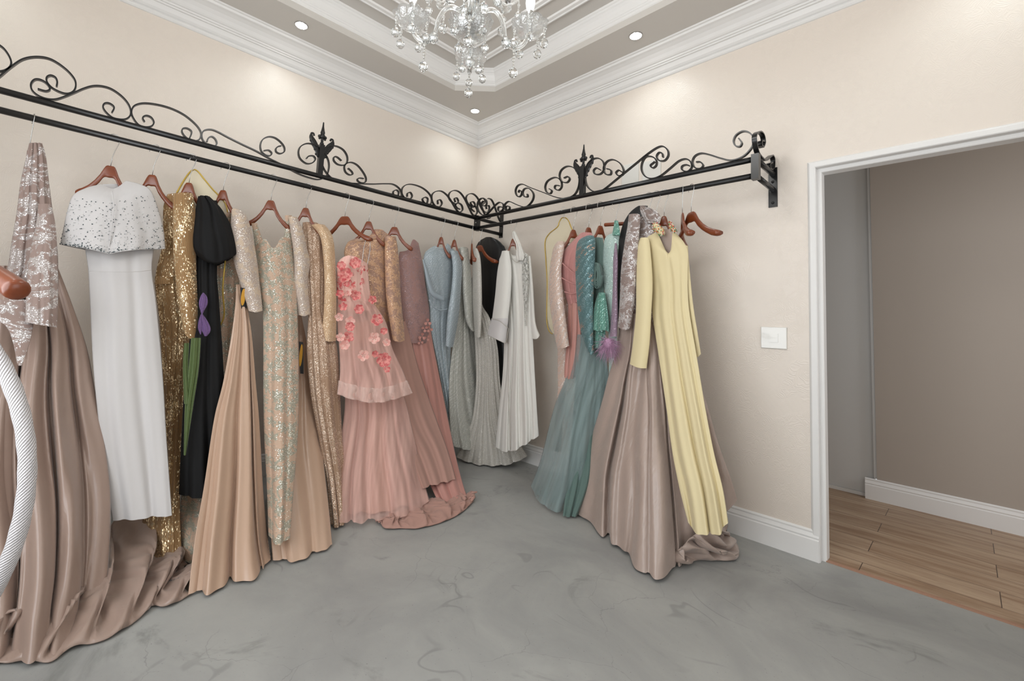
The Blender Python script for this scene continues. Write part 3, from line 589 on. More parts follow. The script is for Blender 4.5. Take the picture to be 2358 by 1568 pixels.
# ------------------------------------------------------------------ garments
def loft(rows, side, fr=.18, bk=.2, a0=.0, a1=.0, nf=3, ph=0., nu=44, nv=54, fpow=1.3, zfloor=.006, rnd=.8, gz=None, gp=1.15, crease=()):
    rr = []
    for r in rows:
        if not isinstance(r, list):
            y, xl, xr, D = r[:4]; D2 = r[4] if len(r) > 4 else D
            r = [(xl, y, D), (xr, y, D2)]
        P = [Vector((q[0], q[1], q[2]*200)) for q in r]
        if len(P) > 2: P = cr(P, 6)
        rr.append(resample(P, nu+1))
    K = len(rr)
    if gz is not None:     # hem height known: the cloth leans forward from its first row to that hem
        ax = 0 if side == 'L' else 1; sg = 1 if side == 'L' else -1; y0 = sum(q.y for q in rr[0])/(nu+1); yh = sum(q.y for q in rr[-1])/(nu+1)
        for j in range(nu+1):
            Dh = sg*FL(rr[-1][j].x, rr[-1][j].y, gz)[ax]*200; D0 = rr[0][j].z
            for i in range(1, K):
                t_ = min(1, max(0, (rr[i][j].y-y0)/(yh-y0))); rr[i][j].z = D0+(max(Dh, D0*.8)-D0)*(t_**gp if i < K-1 else 1)
    rr = [[at(side, q.x, q.y, q.z/200) for q in r] for r in rr]
    mids = [sum(r, Vector())/len(r) for r in rr]; cum = [0]
    for i in range(K-1): cum.append(cum[-1]+max(.004, (mids[i+1]-mids[i]).length))
    cols = []
    for j in range(nu+1):
        c = cr([rr[i][j] for i in range(K)], 10); cols.append(c)
    cumc = []
    for i in range(K-1):
        for k in range(10): cumc.append(cum[i]+(cum[i+1]-cum[i])*k/10)
    cumc.append(cum[-1])
    grid = []
    for l in range(nv+1):
        s = cum[-1]*l/nv; i = 0
        while i < len(cumc)-2 and cumc[i+1] < s: i += 1
        t_ = (s-cumc[i])/max(1e-6, cumc[i+1]-cumc[i]); grid.append(([cols[j][i].lerp(cols[j][i+1], t_) for j in range(nu+1)], s))
    m0 = sum(mids, Vector())/K; nrm = Vector((CAM.x-m0.x, CAM.y-m0.y, 0)).normalized(); mb = MB(); G = []; UVs = []
    for l, (row, s) in enumerate(grid):
        v = s/cum[-1]; Wd = (row[-1]-row[0]).length; A = a0+(a1-a0)*v**fpow; front = []; back = []; uf = []; ub = []
        lat = (row[-1]-row[0]).normalized() if Wd > 1e-5 else Vector((0, 1, 0))
        for j in range(nu+1):
            u = j/nu; e_ = sin(pi*u)**rnd if 0 < u < 1 else 0
            w_ = u+.035*sin(5.3*u+ph*1.7)+.02*sin(9*v+ph+4*u)
            f_ = cos(2*pi*nf*w_+ph)+.35*cos(2*pi*nf*2.3*w_+ph*2+1.2*v)
            o_ = (fr*Wd+.25*A)*e_+A*f_*min(1, e_*1.4)
            for uc, cw, cdp in crease: o_ -= cdp*math.exp(-((u-uc-.015*sin(5*v+uc*9))/cw)**2)*min(1, v*2.2)-.35*cdp*math.exp(-((u-uc-2.6*cw)/(1.6*cw))**2)*min(1, v*2)
            p = row[j]+nrm*o_+lat*(A*.35*sin(2*pi*nf*w_+ph)*e_); p.z = max(p.z, zfloor)
            q = row[j]-nrm*((bk*Wd+.25*A)*e_+A*.7*sin(2*pi*nf*w_+ph+.6)*min(1, e_*1.4)); q.z = max(q.z, zfloor)
            if side == 'L': q.x = max(q.x, .03); p.x = max(p.x, .04); 
            q.y = min(q.y, -.035); p.y = min(p.y, -.045)
            front.append(p); back.append(q); uf.append((u*Wd*1.08, s)); ub.append((2.3*Wd-u*Wd*1.08, s))
        G.append(front+back[-2:0:-1]); UVs += uf+ub[-2:0:-1]
    mb.grid(G, True); mb.uv = dict(enumerate(UVs)); return mb
class Garment:
    def __init__(s, name, label, cat, side, foot, **k):
        s.side = side; p = at(side, *foot); s.e = tag(empty(name, (p.x, p.y, max(0, p.z))), label, cat, k.get('group'))
    def part(s, nm, rows, mat, label=None, **k):
        o = loft(rows, s.side, **k).build(nm, M[mat], s.e); tag(o, label); return o
    def tube(s, nm, pts, r, mat, n=6, label=None):
        P = cr([at(s.side, *p) for p in pts], n); o = MB().tube(P, r, 8).build(nm, M[mat], s.e); tag(o, label); return o
def uvsheet(G, name, mat, parent, thick=.002):
    mb = MB().grid(G); C = len(G[0]); Rn = len(G)
    for i in range(Rn):
        for j in range(C): mb.uv[i*C+j] = ((G[0][j]-G[0][0]).length, (G[i][j]-G[0][j]).length)
    o = mb.build(name, mat, parent); md = o.modifiers.new('thickness', 'SOLIDIFY'); md.thickness = thick; md.offset = 0
    return o
def train(outer, inner, side, mat, parent, amp=.035, nr=7, ph=0, name='train', nu=110, nv=34):
    A = resample(cr([FL(x, y, .006) for x, y in outer], 8), nu); B = resample(cr([at(side, *q) for q in inner], 8), nu); G = []
    for i in range(nv):
        v = i/(nv-1); row = []
        for j in range(nu):
            u = j/(nu-1); p = B[j].lerp(A[j], v); k = sin(pi*v)**.7
            p.z = B[j].z*(1-v)**2.2+A[j].z*(1-(1-v)**2.2)
            r_ = sin(2*pi*nr*(u+.12*v)+ph+2*sin(3*v+4*u)); r2 = sin(2*pi*nr*2.3*(u-.1*v)+ph)
            p.z = .007+max(0, p.z-.007)+.012*k*(.5+.5*sin(2*pi*nr*4.1*(u+.07*sin(6*v))+ph*3))+amp*(k+.10)*((.5+.5*r_)**1.4+.25*(.5+.5*r2))
            p += Vector((.03*r2*k, .035*r_*k, 0)); p.y = min(p.y, -.04); p.x = max(p.x, .04); row.append(p)
        G.append(row)
    return uvsheet(G, name, mat, parent, .003)
def flower(c, nrm, r, mat, parent, name='flower', petals=5, cup=.35):
    nrm = nrm.normalized(); a = nrm.cross(Vector((0, 0, 1))).normalized(); b = a.cross(nrm); mb = MB(); rr = random.random()*6
    for q in range(petals):
        th = rr+2*pi*q/petals; G = []
        for i in range(5):
            s = i/4; row = []
            for j in range(5):
                w_ = (j/4-.5)*1.75*min(1, .25+1.3*s)*(1 if s < .8 else .86)
                d = (a*cos(th+w_*.75)+b*sin(th+w_*.75)); row.append(c+d*(r*s*(1-.28*(abs(w_)/.87)**3*s))+nrm*(r*cup*s*s-.1*r*abs(w_)+.004))
            G.append(row)
        mb.grid(G)
    return mb.build(name, mat, parent)
def petal(name, c1, c2):
    t = NT(name); ob = t.obj(); n = t.noise(ob, 55, 3); b = t.bsdf(base=t.mix(t.step(n.outputs[0], .38, .62), c1, c2), rough=.6, sheen=.2); tr = t.n('BsdfTransparent')
    return t.end(t.n('MixShader', {0: .82, 1: tr.outputs[0], 2: b.outputs[0]}))
M['coral'] = petal('coral_petal', srgb(196, 74, 80), srgb(232, 150, 142)); M['palepetal'] = petal('pale_pink_petal', srgb(226, 158, 148), srgb(238, 196, 184))
CAMH = lambda p: Vector((CAM.x-p.x, CAM.y-p.y, .25*(CAM.z-p.z))).normalized()

# --- silver lace bodice, taupe satin skirt
g = Garment('evening_gown', 'floor-length gown at far left with silver sequin lace bodice, taupe satin skirt and long train', 'gown', 'L', (120, 1500, 1.25))
g.part('bodice', [(330, 67, 97, .40), (362, 60, 106, .41), (420, 47, 113, .42), (490, 38, 122, .44), (560, 26, 131, .46), (620, 16, 134, .47), (680, -10, 128, .48)], 'silverlace', fr=.22, a0=.004, a1=.008, nf=4)
g.part('sleeve', [(470, 88, 118, .50), (520, 82, 128, .54), (600, 66, 133, .60), (680, 60, 134, .68), [(58, 742, .74), (95, 748, .74), (131, 754, .74)]], 'silverlace', fr=.3, bk=.3, a1=.004)
g.part('skirt', [(612, -20, 132, .44), (700, -60, 166, .50), (800, -110, 200, .60), (900, -150, 219, .72), (1033, -170, 243, .88), (1150, -180, 255, 1.0), (1300, -180, 250, 1.14), (1400, -180, 236, 1.22), [(-200, 1490, 1.26), (0, 1475, 1.26), (100, 1478, 1.25), (170, 1440, 1.24), (226, 1420, 1.22)]], 'taupe', fr=.10, bk=.06, a0=.008, a1=.050, nf=5, ph=.8, nu=130, nv=90, fpow=.8, crease=((.72, .012, .10), (.53, .012, .09), (.86, .014, .05)), gz=0.014)
g.part('skirt_fold', [(640, -60, 44, .54), (850, -120, 42, .74), (1033, -150, 48, .92), (1200, -160, 62, 1.09), (1320, -170, 76, 1.2), [(-190, 1445, 1.28), (-50, 1440, 1.28), (20, 1424, 1.27), (80, 1382, 1.26)]], 'taupe', fr=.08, bk=.05, a0=.005, a1=.022, nf=2, ph=2, nu=60, nv=60, gz=0.06)
g.part('lace_motif', [(690, -30, 84, .66), (722, -26, 80, .69), (752, 14, 76, .73), (790, 30, 68, .77), (830, 38, 54, .82), (842, 42, 50, .83)], 'silverlace', label='silver lace point lying over the satin skirt', fr=.10, bk=.06)
train([(-120, 1530), (0, 1528), (60, 1526), (118, 1524), (165, 1494), (240, 1475), (300, 1440), (338, 1410), (352, 1395), (385, 1398), (438, 1370)], [(-120, 1420, 1.18), (60, 1400, 1.14), (150, 1380, 1.08), (215, 1330, 1.0), (250, 1250, .8), (262, 1200, .66), (300, 1186, .60), (345, 1192, .62), (400, 1262, .78), (432, 1300, .86)], 'L', M['taupe'], g.e, .05, 6, .5)
# --- white caped dress
g = Garment('evening_dress', 'white column dress with short beaded cape, hanging face-on on the left rack', 'dress', 'L', (325, 1195, .78))
g.part('dress_body', [(500, 196, 352, .45), (570, 196, 354, .46), (622, 203, 350, .47), (700, 207, 360, .50), (850, 215, 374, .57), (1000, 230, 383, .66), (1100, 243, 390, .72), [(259, 1199, .77), (300, 1192, .77), (350, 1186, .77), (396, 1187, .77)]], 'white', fr=.12, bk=.10, a0=.003, a1=.010, nf=2.2, ph=.6, nu=60, gz=0.22)
g.tube('waist_seam', [(206, 624, .555), (235, 625, .585), (280, 626, .598), (320, 625, .585), (347, 622, .555)], .0014, 'white')
c_ = g.part('cape', [[(232, 424, .41), (262, 436, .41), (291, 416, .41)], [(200, 432, .43), (262, 452, .44), (322, 424, .43)], [(168, 450, .45), (262, 468, .46), (348, 440, .45)], (492, 153, 368, .475), (530, 145, 377, .49), [(138, 563, .50), (200, 575, .51), (248, 587, .515), (257, 586, .515), (312, 578, .51), (381, 573, .50)]], 'white', fr=.17, bk=.13, a0=0, a1=.006, nf=3, ph=.4, nu=80, label='hip-length white cape beaded along the lower edge')
g.part('neck_lining', [(424, 236, 290, .375), (450, 240, 286, .38)], 'white', fr=.05, bk=.05)
g.tube('cape_edge', [(258, 440, .50), (262, 480, .545), (256, 530, .565), (250, 584, .57)], .0022, 'white')
gm = plain('cape_stones', srgb(84, 96, 100), .18, metal=.8); gs = plain('clear_cape_stones', srgb(214, 216, 216), .15, metal=.8)
me = c_.data; me.update(); vs = [v for v in me.vertices]
ring_n = 160
for nm, mt, cnt, sz in (('dark_stones', gm, 300, .0025), ('clear_stones', gs, 420, .0022)):
    mb = MB()
    for q in range(cnt):
        v = 1-random.random()**2.4*.74; l = min(54, int(v*54)); j = int((random.random())*80); p = vs[l*ring_n+j].co; nn = CAMH(p+g.e.location*0)
        mb.ball(p+nn*.001, sz*random.uniform(.6, 1.25), 6, 4)
    o = mb.build(nm, mt, None); o.parent = c_; o.matrix_parent_inverse = Matrix(); o['kind'] = 'stuff'
# --- gold dress
g = Garment('evening_dress', 'gold pleated sequin dress with one long sleeve showing, beside the white caped dress', 'dress', 'L', (372, 1282, .72))
g.part('dress_body', [(447, 386, 440, .40), (475, 376, 450, .41), (560, 374, 446, .42), (645, 357, 432, .43), (750, 368, 440, .44), (900, 374, 424, .47), (1050, 366, 416, .52), (1180, 330, 415, .60), [(326, 1270, .70), (350, 1279, .71), (380, 1286, .72), (420, 1291, .72)]], 'gold', fr=.2, bk=.2, a0=.002, a1=.008, nf=4, gz=0.014, gp=1.9)
g.part('sleeve', [(446, 398, 444, .45), (500, 398, 452, .48), (600, 400, 452, .51), (700, 412, 456, .57), [(424, 768, .60), (440, 780, .60), (462, 776, .60)]], 'gold', fr=.35, bk=.35)
g.part('belt', [(636, 357, 400, .462), (654, 356, 402, .462)], 'whitetrim' if 0 else 'gold', fr=.12, bk=.05)
# --- clear garment cover with gold piping
g = Garment('garment_cover', 'see-through dress cover with gold piping hanging between the gold and black dresses', 'garment cover', 'L', (505, 760, .40))
pip = [(514, 745, .46), (502, 757, .44), (516, 726, .47), (513, 665, .48), (519, 598, .48), (524, 540, .42), (522, 478, .37), (505, 452, .37), (490, 436, .37), (470, 412, .37), (455, 394, .37), (445, 391, .37), (434, 400, .37), (420, 421, .37), (407, 444, .37)]
g.tube('piping', pip[1:], .0042, 'piping', 8)
g.part('film_panel', [(393, 441, 452, .368), (410, 428, 468, .368), (440, 410, 494, .368), (470, 405, 518, .368), (560, 404, 522, .368), (700, 404, 514, .368), (752, 420, 500, .368)], 'film', fr=.02, bk=.02)
g.tube('hook', [(444, 392, .375), (449, 378, .385), (451, 368, .395), (447, 361, .40), (440, 363, .40), (436, 368, .40)], .003, 'clearplastic')
# --- black dress
g = Garment('evening_dress', 'black dress with a gathered puff sleeve and a violet tulip motif on its skirt', 'dress', 'L', (440, 1138, .62))
g.part('dress_body', [(462, 456, 500, .40), (520, 452, 508, .41), (620, 450, 500, .43), (700, 447, 505, .45), (850, 428, 515, .49), (1000, 418, 520, .54), [(412, 1138, .60), (440, 1141, .60), (480, 1138, .60), (525, 1130, .60)]], 'black', fr=.14, bk=.14, a0=.003, a1=.014, nf=2.5, gz=0.26, gp=1.0)
g.part('puff_sleeve', [(452, 456, 482, .45), (478, 451, 508, .47), (515, 445, 530, .49), (552, 443, 545, .51), [(446, 572, .515), (490, 606, .52), (520, 600, .52), (552, 580, .515)], [(452, 588, .50), (482, 608, .50), (515, 596, .50), (540, 586, .50)]], 'black', fr=.32, bk=.22, a0=.008, a1=.004, nf=2.6, ph=1)
DhB = FL(440, 1138, .26).x
def onblack(r): return tuple(r[:3])+(.40+(DhB-.40)*(r[0]-462)/676+.075,)
for nm, rows, mt in (('tulip_leaf', [(778, 440, 463, .62), (850, 434, 458, .70), (930, 426, 446, .79), (1048, 423, 428, .93)], 'green'), ('tulip_leaf', [(790, 424, 436, .64), (850, 421, 434, .70), (930, 424, 440, .79)], 'green'),
                     ('tulip_petal', [(674, 467, 469, .5), (684, 461, 477, .5), (700, 458, 478, .5), (714, 461, 471, .5), (724, 464, 466, .5)], 'purple'), ('tulip_petal', [(722, 464, 466, .5), (736, 460, 476, .5), (752, 462, 484, .5), (764, 466, 484, .5), (774, 471, 476, .5)], 'purple'), ('tulip_petal', [(724, 462, 465, .5), (740, 457, 467, .5), (756, 456, 466, .5), (770, 461, 463, .5)], 'purple')):
    g.part(nm, [onblack(r) for r in rows], mt, fr=.12, bk=.02, a0=.004, a1=.004, nf=2, nv=26, nu=24)
# --- lace gown with champagne overskirt (two of the same design)
g = Garment('evening_gown', 'sage lace gown with champagne satin overskirt, right beside the black dress', 'gown', 'L', (540, 1320, 1.0))
g.part('lace_dress', [(488, 524, 548, .40), (520, 508, 552, .41), (600, 494, 550, .42), (700, 496, 552, .44), (850, 500, 560, .47), (950, 470, 570, .52), (1100, 425, 580, .56), (1200, 414, 584, .62), [(424, 1290, .70), (470, 1300, .72), (560, 1290, .72)]], 'nudelace', fr=.10, bk=.10, a0=.003, a1=.010, nf=3, gz=0.014, gp=2.6)
g.part('sleeve', [(481, 534, 548, .46), (498, 532, 568, .48), (540, 532, 581, .50), (600, 538, 592, .52), (660, 556, 599, .54), [(573, 716, .60), (590, 719, .60), (605, 715, .60)]], 'nudesleeve', fr=.35, bk=.35)
g.part('overskirt', [(655, 544, 553, .50), (700, 542, 568, .52), (772, 533, 580, .57), (879, 514, 589, .67), (965, 493, 597, .78), (1118, 470, 606, .95), (1233, 450, 616, 1.06), [(433, 1369, 1.18), (480, 1352, 1.14), (526, 1333, 1.10), (545, 1326, 1.08), (591, 1316, 1.0), (624, 1288, .92)]], 'champagne', fr=.06, bk=.06, a0=.001, a1=.036, nf=2.2, ph=2.4, nu=110, nv=80, crease=((.83, .013, .07),), gz=0.012, gp=1.0)
def swing_tag(g, x0, y0, x1, y1, D, lab='black card label with gold oval'):
    mb = MB().grid([[at(g.side, x0, y0, D), at(g.side, x1, y0+2, D)], [at(g.side, x0+3, y1, D), at(g.side, x1+1, y1+1, D)]]); o = mb.build('card_label', M['blackbag'], g.e, False); m = o.modifiers.new('t', 'SOLIDIFY'); m.thickness = .001
    tag(o, lab); c = at(g.side, (x0+x1)/2, (y0+y1)/2-5, D+.002); a = at(g.side, x1, (y0+y1)/2, D)-at(g.side, x0, (y0+y1)/2, D); h = (y1-y0)/1026*2.6*.36
    MB().grid([[c+a*.36*cos(t_)*k+Vector((0, 0, h*sin(t_)*k)) for t_ in [2*pi*q/20 for q in range(20)]] for k in (.98, .02)], True).build('gold_oval', M['goldprint'], o, False)
swing_tag(g, 553, 662, 567, 716, .56)
g = Garment('evening_gown', 'sage lace V-neck gown with champagne satin back panel, hanging face-on mid-rack', 'gown', 'L', (650, 1250, .95))
g.part('lace_dress', [[(586, 570, .43), (610, 552, .44), (630, 574, .445), (650, 548, .44), (674, 556, .43)], (612, 592, 677, .44), (700, 604, 684, .45), (800, 606, 687, .47), (900, 606, 688, .56), (1003, 608, 686, .68), (1118, 614, 677, .83), [(618, 1232, .97), (640, 1247, .98), (668, 1238, .98)]], 'nudelace', fr=.2, bk=.16, a0=.003, a1=.012, nf=2.2, nu=60, nv=70, gz=0.1)
g.part('strap', [(514, 579, 592, .40), (545, 584, 602, .42), (580, 588, 614, .44)], 'nudelace', fr=.2, bk=.2)
g.part('strap', [(496, 656, 672, .40), (530, 656, 676, .42), (572, 648, 678, .44)], 'nudelace', fr=.2, bk=.2)
g.part('sleeve', [(500, 664, 684, .43), (528, 668, 697, .45), (572, 675, 707, .47), (605, 678, 714, .48), (650, 678, 709, .51), [(686, 724, .56), (700, 728, .56), (715, 722, .56)]], 'nudesleeve', fr=.35, bk=.35)
g.part('satin_panel', [(726, 682, 694, .40), (787, 660, 706, .42), (898, 640, 723, .50), (1003, 622, 738, .60), (1156, 620, 756, .76), [(628, 1290, .90), (668, 1286, .93), (720, 1272, .93), (765, 1253, .92)]], 'champagne', fr=.05, bk=.05, a0=.003, a1=.024, nf=2.3, ph=.3, nu=70, nv=70, gz=0.012)
swing_tag(g, 688, 786, 698, 860, .62)
# --- sand beaded gown
g = Garment('evening_gown', 'sand-coloured fully beaded long-sleeve gown left of the pink floral gown', 'gown', 'L', (780, 1200, .85))
g.part('dress_body', [(512, 697, 728, .38), (530, 696, 757, .39), (580, 700, 752, .40), (650, 706, 750, .41), (720, 710, 750, .42), (800, 706, 776, .45), (900, 714, 783, .52), (1000, 732, 788, .62), (1100, 750, 798, .74), [(760, 1206, .86), (780, 1209, .87), (802, 1190, .87)]], 'sandbead2', fr=.15, bk=.15, a0=.003, a1=.016, nf=3.3, gz=0.014)
g.part('sleeve', [(518, 716, 748, .43), (548, 738, 767, .46), (620, 746, 773, .49), (700, 746, 775, .55), [(740, 781, .60), (757, 786, .60), (774, 785, .60)]], 'sandbead', fr=.35, bk=.35)
# --- golden applique gown behind (with long mauve skirt and train)
g = Garment('evening_gown', 'sheer golden applique gown with long mauve skirt behind the pink floral gown', 'gown', 'L', (1000, 1110, .8))
g.part('bodice', [[(822, 548, .36), (848, 556, .36), (872, 530, .36), (892, 538, .36)], (560, 799, 914, .38), (600, 795, 915, .39), (690, 835, 912, .41), (770, 856, 910, .43)], 'goldlace', fr=.16, bk=.14, nu=60)
g.part('collar', [(528, 862, 874, .40), (545, 848, 880, .41), (556, 822, 872, .41)], 'goldlace', fr=.2, bk=.1)
g.part('sleeve', [(545, 886, 912, .44), (600, 886, 919, .47), (680, 889, 923, .49), (740, 897, 929, .53), [(904, 783, .56), (918, 787, .56), (932, 784, .56)]], 'goldlace', fr=.35, bk=.35)
g.part('skirt', [(740, 862, 936, .43), (800, 868, 951, .46), (861, 874, 968, .50), (960, 890, 1003, .57), (1037, 930, 1031, .64), [(960, 1128, .72), (1000, 1112, .74), (1050, 1103, .74)]], 'mauve', fr=.08, bk=.08, a0=.003, a1=.014, nf=4, nu=60, gz=0.09, gp=1.5)
train([(878, 1206), (888, 1218), (930, 1217), (964, 1217), (1020, 1202), (1062, 1181), (1091, 1154)], [(886, 1196, 1.0), (930, 1176, .95), (985, 1152, .86), (1015, 1146, .84), (1050, 1142, .84), (1078, 1138, .84)], 'L', M['mauve'], g.e, .022, 5, 1.1, nu=80, nv=26)
# --- pink floral gown
g = Garment('evening_gown', 'strapless blush tulle gown with coral embroidered flowers and tiered skirt', 'gown', 'L', (870, 1190, 1.0))
bo = g.part('bodice', [[(783, 597, .46), (800, 590, .465), (822, 594, .465), (845, 606, .46)], (612, 776, 847, .47), (650, 775, 850, .475), (690, 777, 856, .48), (716, 777, 866, .49)], 'pinkbodice', fr=.2, bk=.16, nu=50, a0=.003, a1=.006, nf=5)
for pts in ([(834, 604, .53), (838, 570, .47), (845, 545, .43), (850, 551, .43)], [(846, 608, .52), (852, 575, .46), (852, 553, .43)]): g.tube('ribbon_loop', pts, .0022, 'white')
g.part('lining_skirt', [(740, 784, 872, .50), (850, 792, 905, .58), (960, 798, 934, .70), (1060, 792, 958, .82), [(778, 1160, .95), (870, 1172, .97), (975, 1140, .95)]], 'pinklining', fr=.10, bk=.10, a0=.003, a1=.012, nf=5, nu=60, gz=0.012, gp=1.5)
g.part('tulle_skirt', [(800, 780, 892, .54), (911, 794, 930, .66), (1000, 786, 952, .77), (1090, 772, 972, .88), [(757, 1196, 1.0), (820, 1190, 1.02), (880, 1178, 1.03), (940, 1174, 1.02), (989, 1153, .99)]], 'pinktulle', fr=.13, bk=.11, a0=.004, a1=.024, nf=6, nu=90, nv=70, gz=0.03)
pp = g.part('peplum', [(694, 777, 857, .50), (740, 776, 888, .54), (800, 781, 903, .61), (850, 783, 926, .68), (880, 781, 938, .72), [(777, 907, .76), (820, 916, .77), (866, 921, .775), (910, 914, .77), (949, 905, .76)]], 'pinktulle', fr=.15, bk=.12, a0=.003, a1=.018, nf=5, ph=1, nu=80)
g.part('organza_band', [[(779, 876, .735), (866, 890, .75), (938, 876, .735)], [(776, 908, .77), (820, 917, .78), (866, 922, .785), (910, 915, .78), (950, 905, .77)]], 'pinksheer', fr=.155, bk=.12, a0=.011, a1=.013, nf=5, ph=1, nu=80, nv=12)
fl = [(795, 632, 17, 1), (818, 606, 14, 1), (786, 612, 11, 1), (833, 617, 6, 0), (820, 680, 13, 1), (800, 672, 11, 0), (783, 676, 10, 1), (806, 664, 7, 0), (858, 690, 11, 1), (827, 712, 12, 1), (806, 740, 12, 0), (806, 752, 11, 1), (784, 776, 10, 0), (802, 776, 13, 1), (794, 794, 11, 0), (868, 736, 15, 1), (884, 762, 9, 1), (862, 778, 14, 0), (890, 788, 10, 0), (837, 818, 13, 0), (884, 828, 17, 1), (864, 815, 8, 1), (891, 850, 8, 1), (790, 642, 9, 1), (799, 654, 7, 1), (790, 706, 10, 1), (781, 730, 10, 0)]
for x, y, r, k in fl:
    D = (.545 if y < 700 else .60+(y-700)*.0016); edge = abs((x-(776+ (y-600)*.2+40))/60); p = PL(x, y, D)
    o = flower(p, CAMH(p), r/1026*2.7*1.05, M['coral' if k else 'palepetal'], g.e, petals=random.choice((5, 6)))
# --- smoky mauve beaded gown
g = Garment('evening_gown', 'one-shoulder smoky mauve beaded gown with fabric petals at the hip and rose skirt', 'gown', 'L', (1050, 1145, .8))
g.part('bodice', [[(920, 580, .37), (940, 576, .37), (951, 553, .37), (964, 560, .37)], (600, 918, 972, .385), (660, 920, 981, .40), (730, 928, 990, .42), (790, 940, 984, .44)], 'mauvebead', fr=.18, bk=.15)
g.part('skirt', [(736, 932, 989, .42), (795, 938, 998, .44), (910, 948, 1021, .50), (1033, 960, 1046, .60), (1103, 985, 1063, .70), [(1005, 1148, .80), (1040, 1150, .82), (1077, 1147, .83)]], 'rose', fr=.1, bk=.08, a0=.004, a1=.024, nf=3, nu=60, gz=0.02, gp=2.2)
for x, y, r in ((985, 742, 9), (978, 757, 8), (989, 758, 8), (972, 775, 9), (984, 778, 7), (968, 787, 7)):
    p = PL(x, y, .485); flower(p, CAMH(p), r/1026*3.4, M['rose'], g.e, 'fabric_petal', 3, .5)
# --- ice blue gown
g = Garment('evening_gown', 'ice blue beaded gown with a draped satin sash across the waist', 'gown', 'L', (1045, 1000, .5))
g.part('dress_body', [[(1000, 566, .35), (1020, 572, .35), (1030, 560, .35)], (585, 977, 1052, .37), (640, 978, 1050, .38), (700, 988, 1046, .39), (760, 992, 1040, .40), (840, 1008, 1038, .42), (946, 1029, 1045, .45), [(1043, 1010, .48), (1052, 1016, .48), (1060, 1018, .48)]], 'bluebead', fr=.18, bk=.15, a0=.002, a1=.012, nf=3)
g.part('sleeve', [(578, 1036, 1054, .42), (610, 1042, 1064, .45), (660, 1040, 1062, .47), (730, 1030, 1056, .49), [(1026, 796, .50), (1034, 799, .50), (1043, 799, .50)]], 'bluebead', fr=.35, bk=.35)
g.part('sash', [[(973, 598, .45), (976, 596, .45)], [(978, 625, .46), (986, 622, .46)], [(984, 655, .465), (994, 650, .465)], [(995, 682, .47), (1003, 672, .47)], [(1022, 694, .475), (1022, 683, .475)]], 'slate', fr=.35, bk=.2, nv=40)
g.tube('drape_edge', [(988, 690, .45), (998, 706, .46), (1012, 714, .465), (1030, 712, .465)], .006, 'slate')
# --- silver feather gown
g = Garment('evening_gown', 'silver gown covered in feather-shaped sequin lines, in the corner of the long rack', 'gown', 'L', (1090, 1025, .55))
g.part('dress_body', [(572, 1054, 1078, .34), (640, 1052, 1084, .36), (720, 1050, 1088, .38), (770, 1046, 1092, .40), (875, 1034, 1113, .45), (981, 1036, 1139, .51), [(1044, 1027, .55), (1080, 1031, .56), (1110, 1026, .56), (1138, 1020, .55)]], 'silverfeather', fr=.13, bk=.12, a0=.002, a1=.014, nf=3, nu=60)
g.part('sleeve', [(570, 1059, 1076, .40), (610, 1063, 1083, .43), (680, 1066, 1089, .45), (735, 1072, 1094, .46), [(1082, 757, .47), (1092, 764, .47), (1099, 761, .47)]], 'silverfeather', fr=.35, bk=.35)
# --- glitter dot gown
g = Garment('evening_gown', 'silver gown of fine glitter dots with a flounced hem touching the wall corner', 'gown', 'R', (1130, 1060, .3))
g.part('sleeve', [(572, 1090, 1099, .36), (600, 1088, 1107, .37), (680, 1088, 1110, .38), (740, 1091, 1109, .39), [(1094, 774, .40), (1100, 777, .40), (1107, 775, .40)]], 'dots', fr=.35, bk=.3)
g.part('skirt', [(640, 1086, 1104, .34, .32), (700, 1088, 1110, .34, .30), (733, 1090, 1128, .34, .28), (800, 1094, 1146, .35, .26), (880, 1096, 1152, .37, .25), (960, 1088, 1165, .40, .22), (1010, 1070, 1190, .44, .16), [(1050, 1052, .48), (1094, 1063, .38), (1147, 1065, .27), (1178, 1062, .2), (1215, 1050, .10)]], 'dots', fr=.13, bk=.10, a0=.002, a1=.014, nf=6, nu=70)
# --- black garment bags
g = Garment('garment_bag', 'black garment bag with rounded shoulders in the rack corner', 'garment bag', 'R', (1150, 950, .12))
g.part('bag', [(546, 1119, 1131, .15), (551, 1109, 1144, .15), (562, 1099, 1156, .15), (585, 1095, 1166, .15), (700, 1096, 1172, .15), (820, 1104, 1176, .15), (950, 1112, 1180, .15)], 'blackbag', fr=.10, bk=.10, a0=.002, a1=.006)
# --- lime price paper on the post
e = tag(empty('paper_tag', (RD+.03, -.03, 1.83)), 'lime green paper tag hanging at the rack corner post', 'tag')
a, b, c, d = [PL(x, y, .40) for x, y in ((1153, 545), (1171, 544), (1173, 566), (1154, 567))]
for q in (a, b, c, d): q.y = min(q.y, -.06)
o = MB().grid([[a, b], [d, c]]).build('paper', M['lime'], e, False); md = o.modifiers.new('t', 'SOLIDIFY'); md.thickness = .0015
nrm = (b-a).cross(d-a).normalized(); nrm = nrm if nrm.dot(CAM-a) > 0 else -nrm
for (u0, v0, u1, v1) in ((.28, .33, .62, .37), (.20, .80, .24, .84), (.36, .76, .42, .90), (.46, .76, .52, .90), (.56, .76, .62, .90)):
    f_ = lambda u, v: a+(b-a)*u+(d-a)*v+nrm*.0015
    MB().grid([[f_(u0, v0), f_(u1, v0)], [f_(u0, v1), f_(u1, v1)]]).build('mark', M['ink'], o, False)
MB().tube(cr([PL(x, y, .40) for x, y in ((1162, 547), (1170, 540), (1172, 532), (1164, 528))], 5), .0025, 8).build('ring', M['clearplastic'], e)
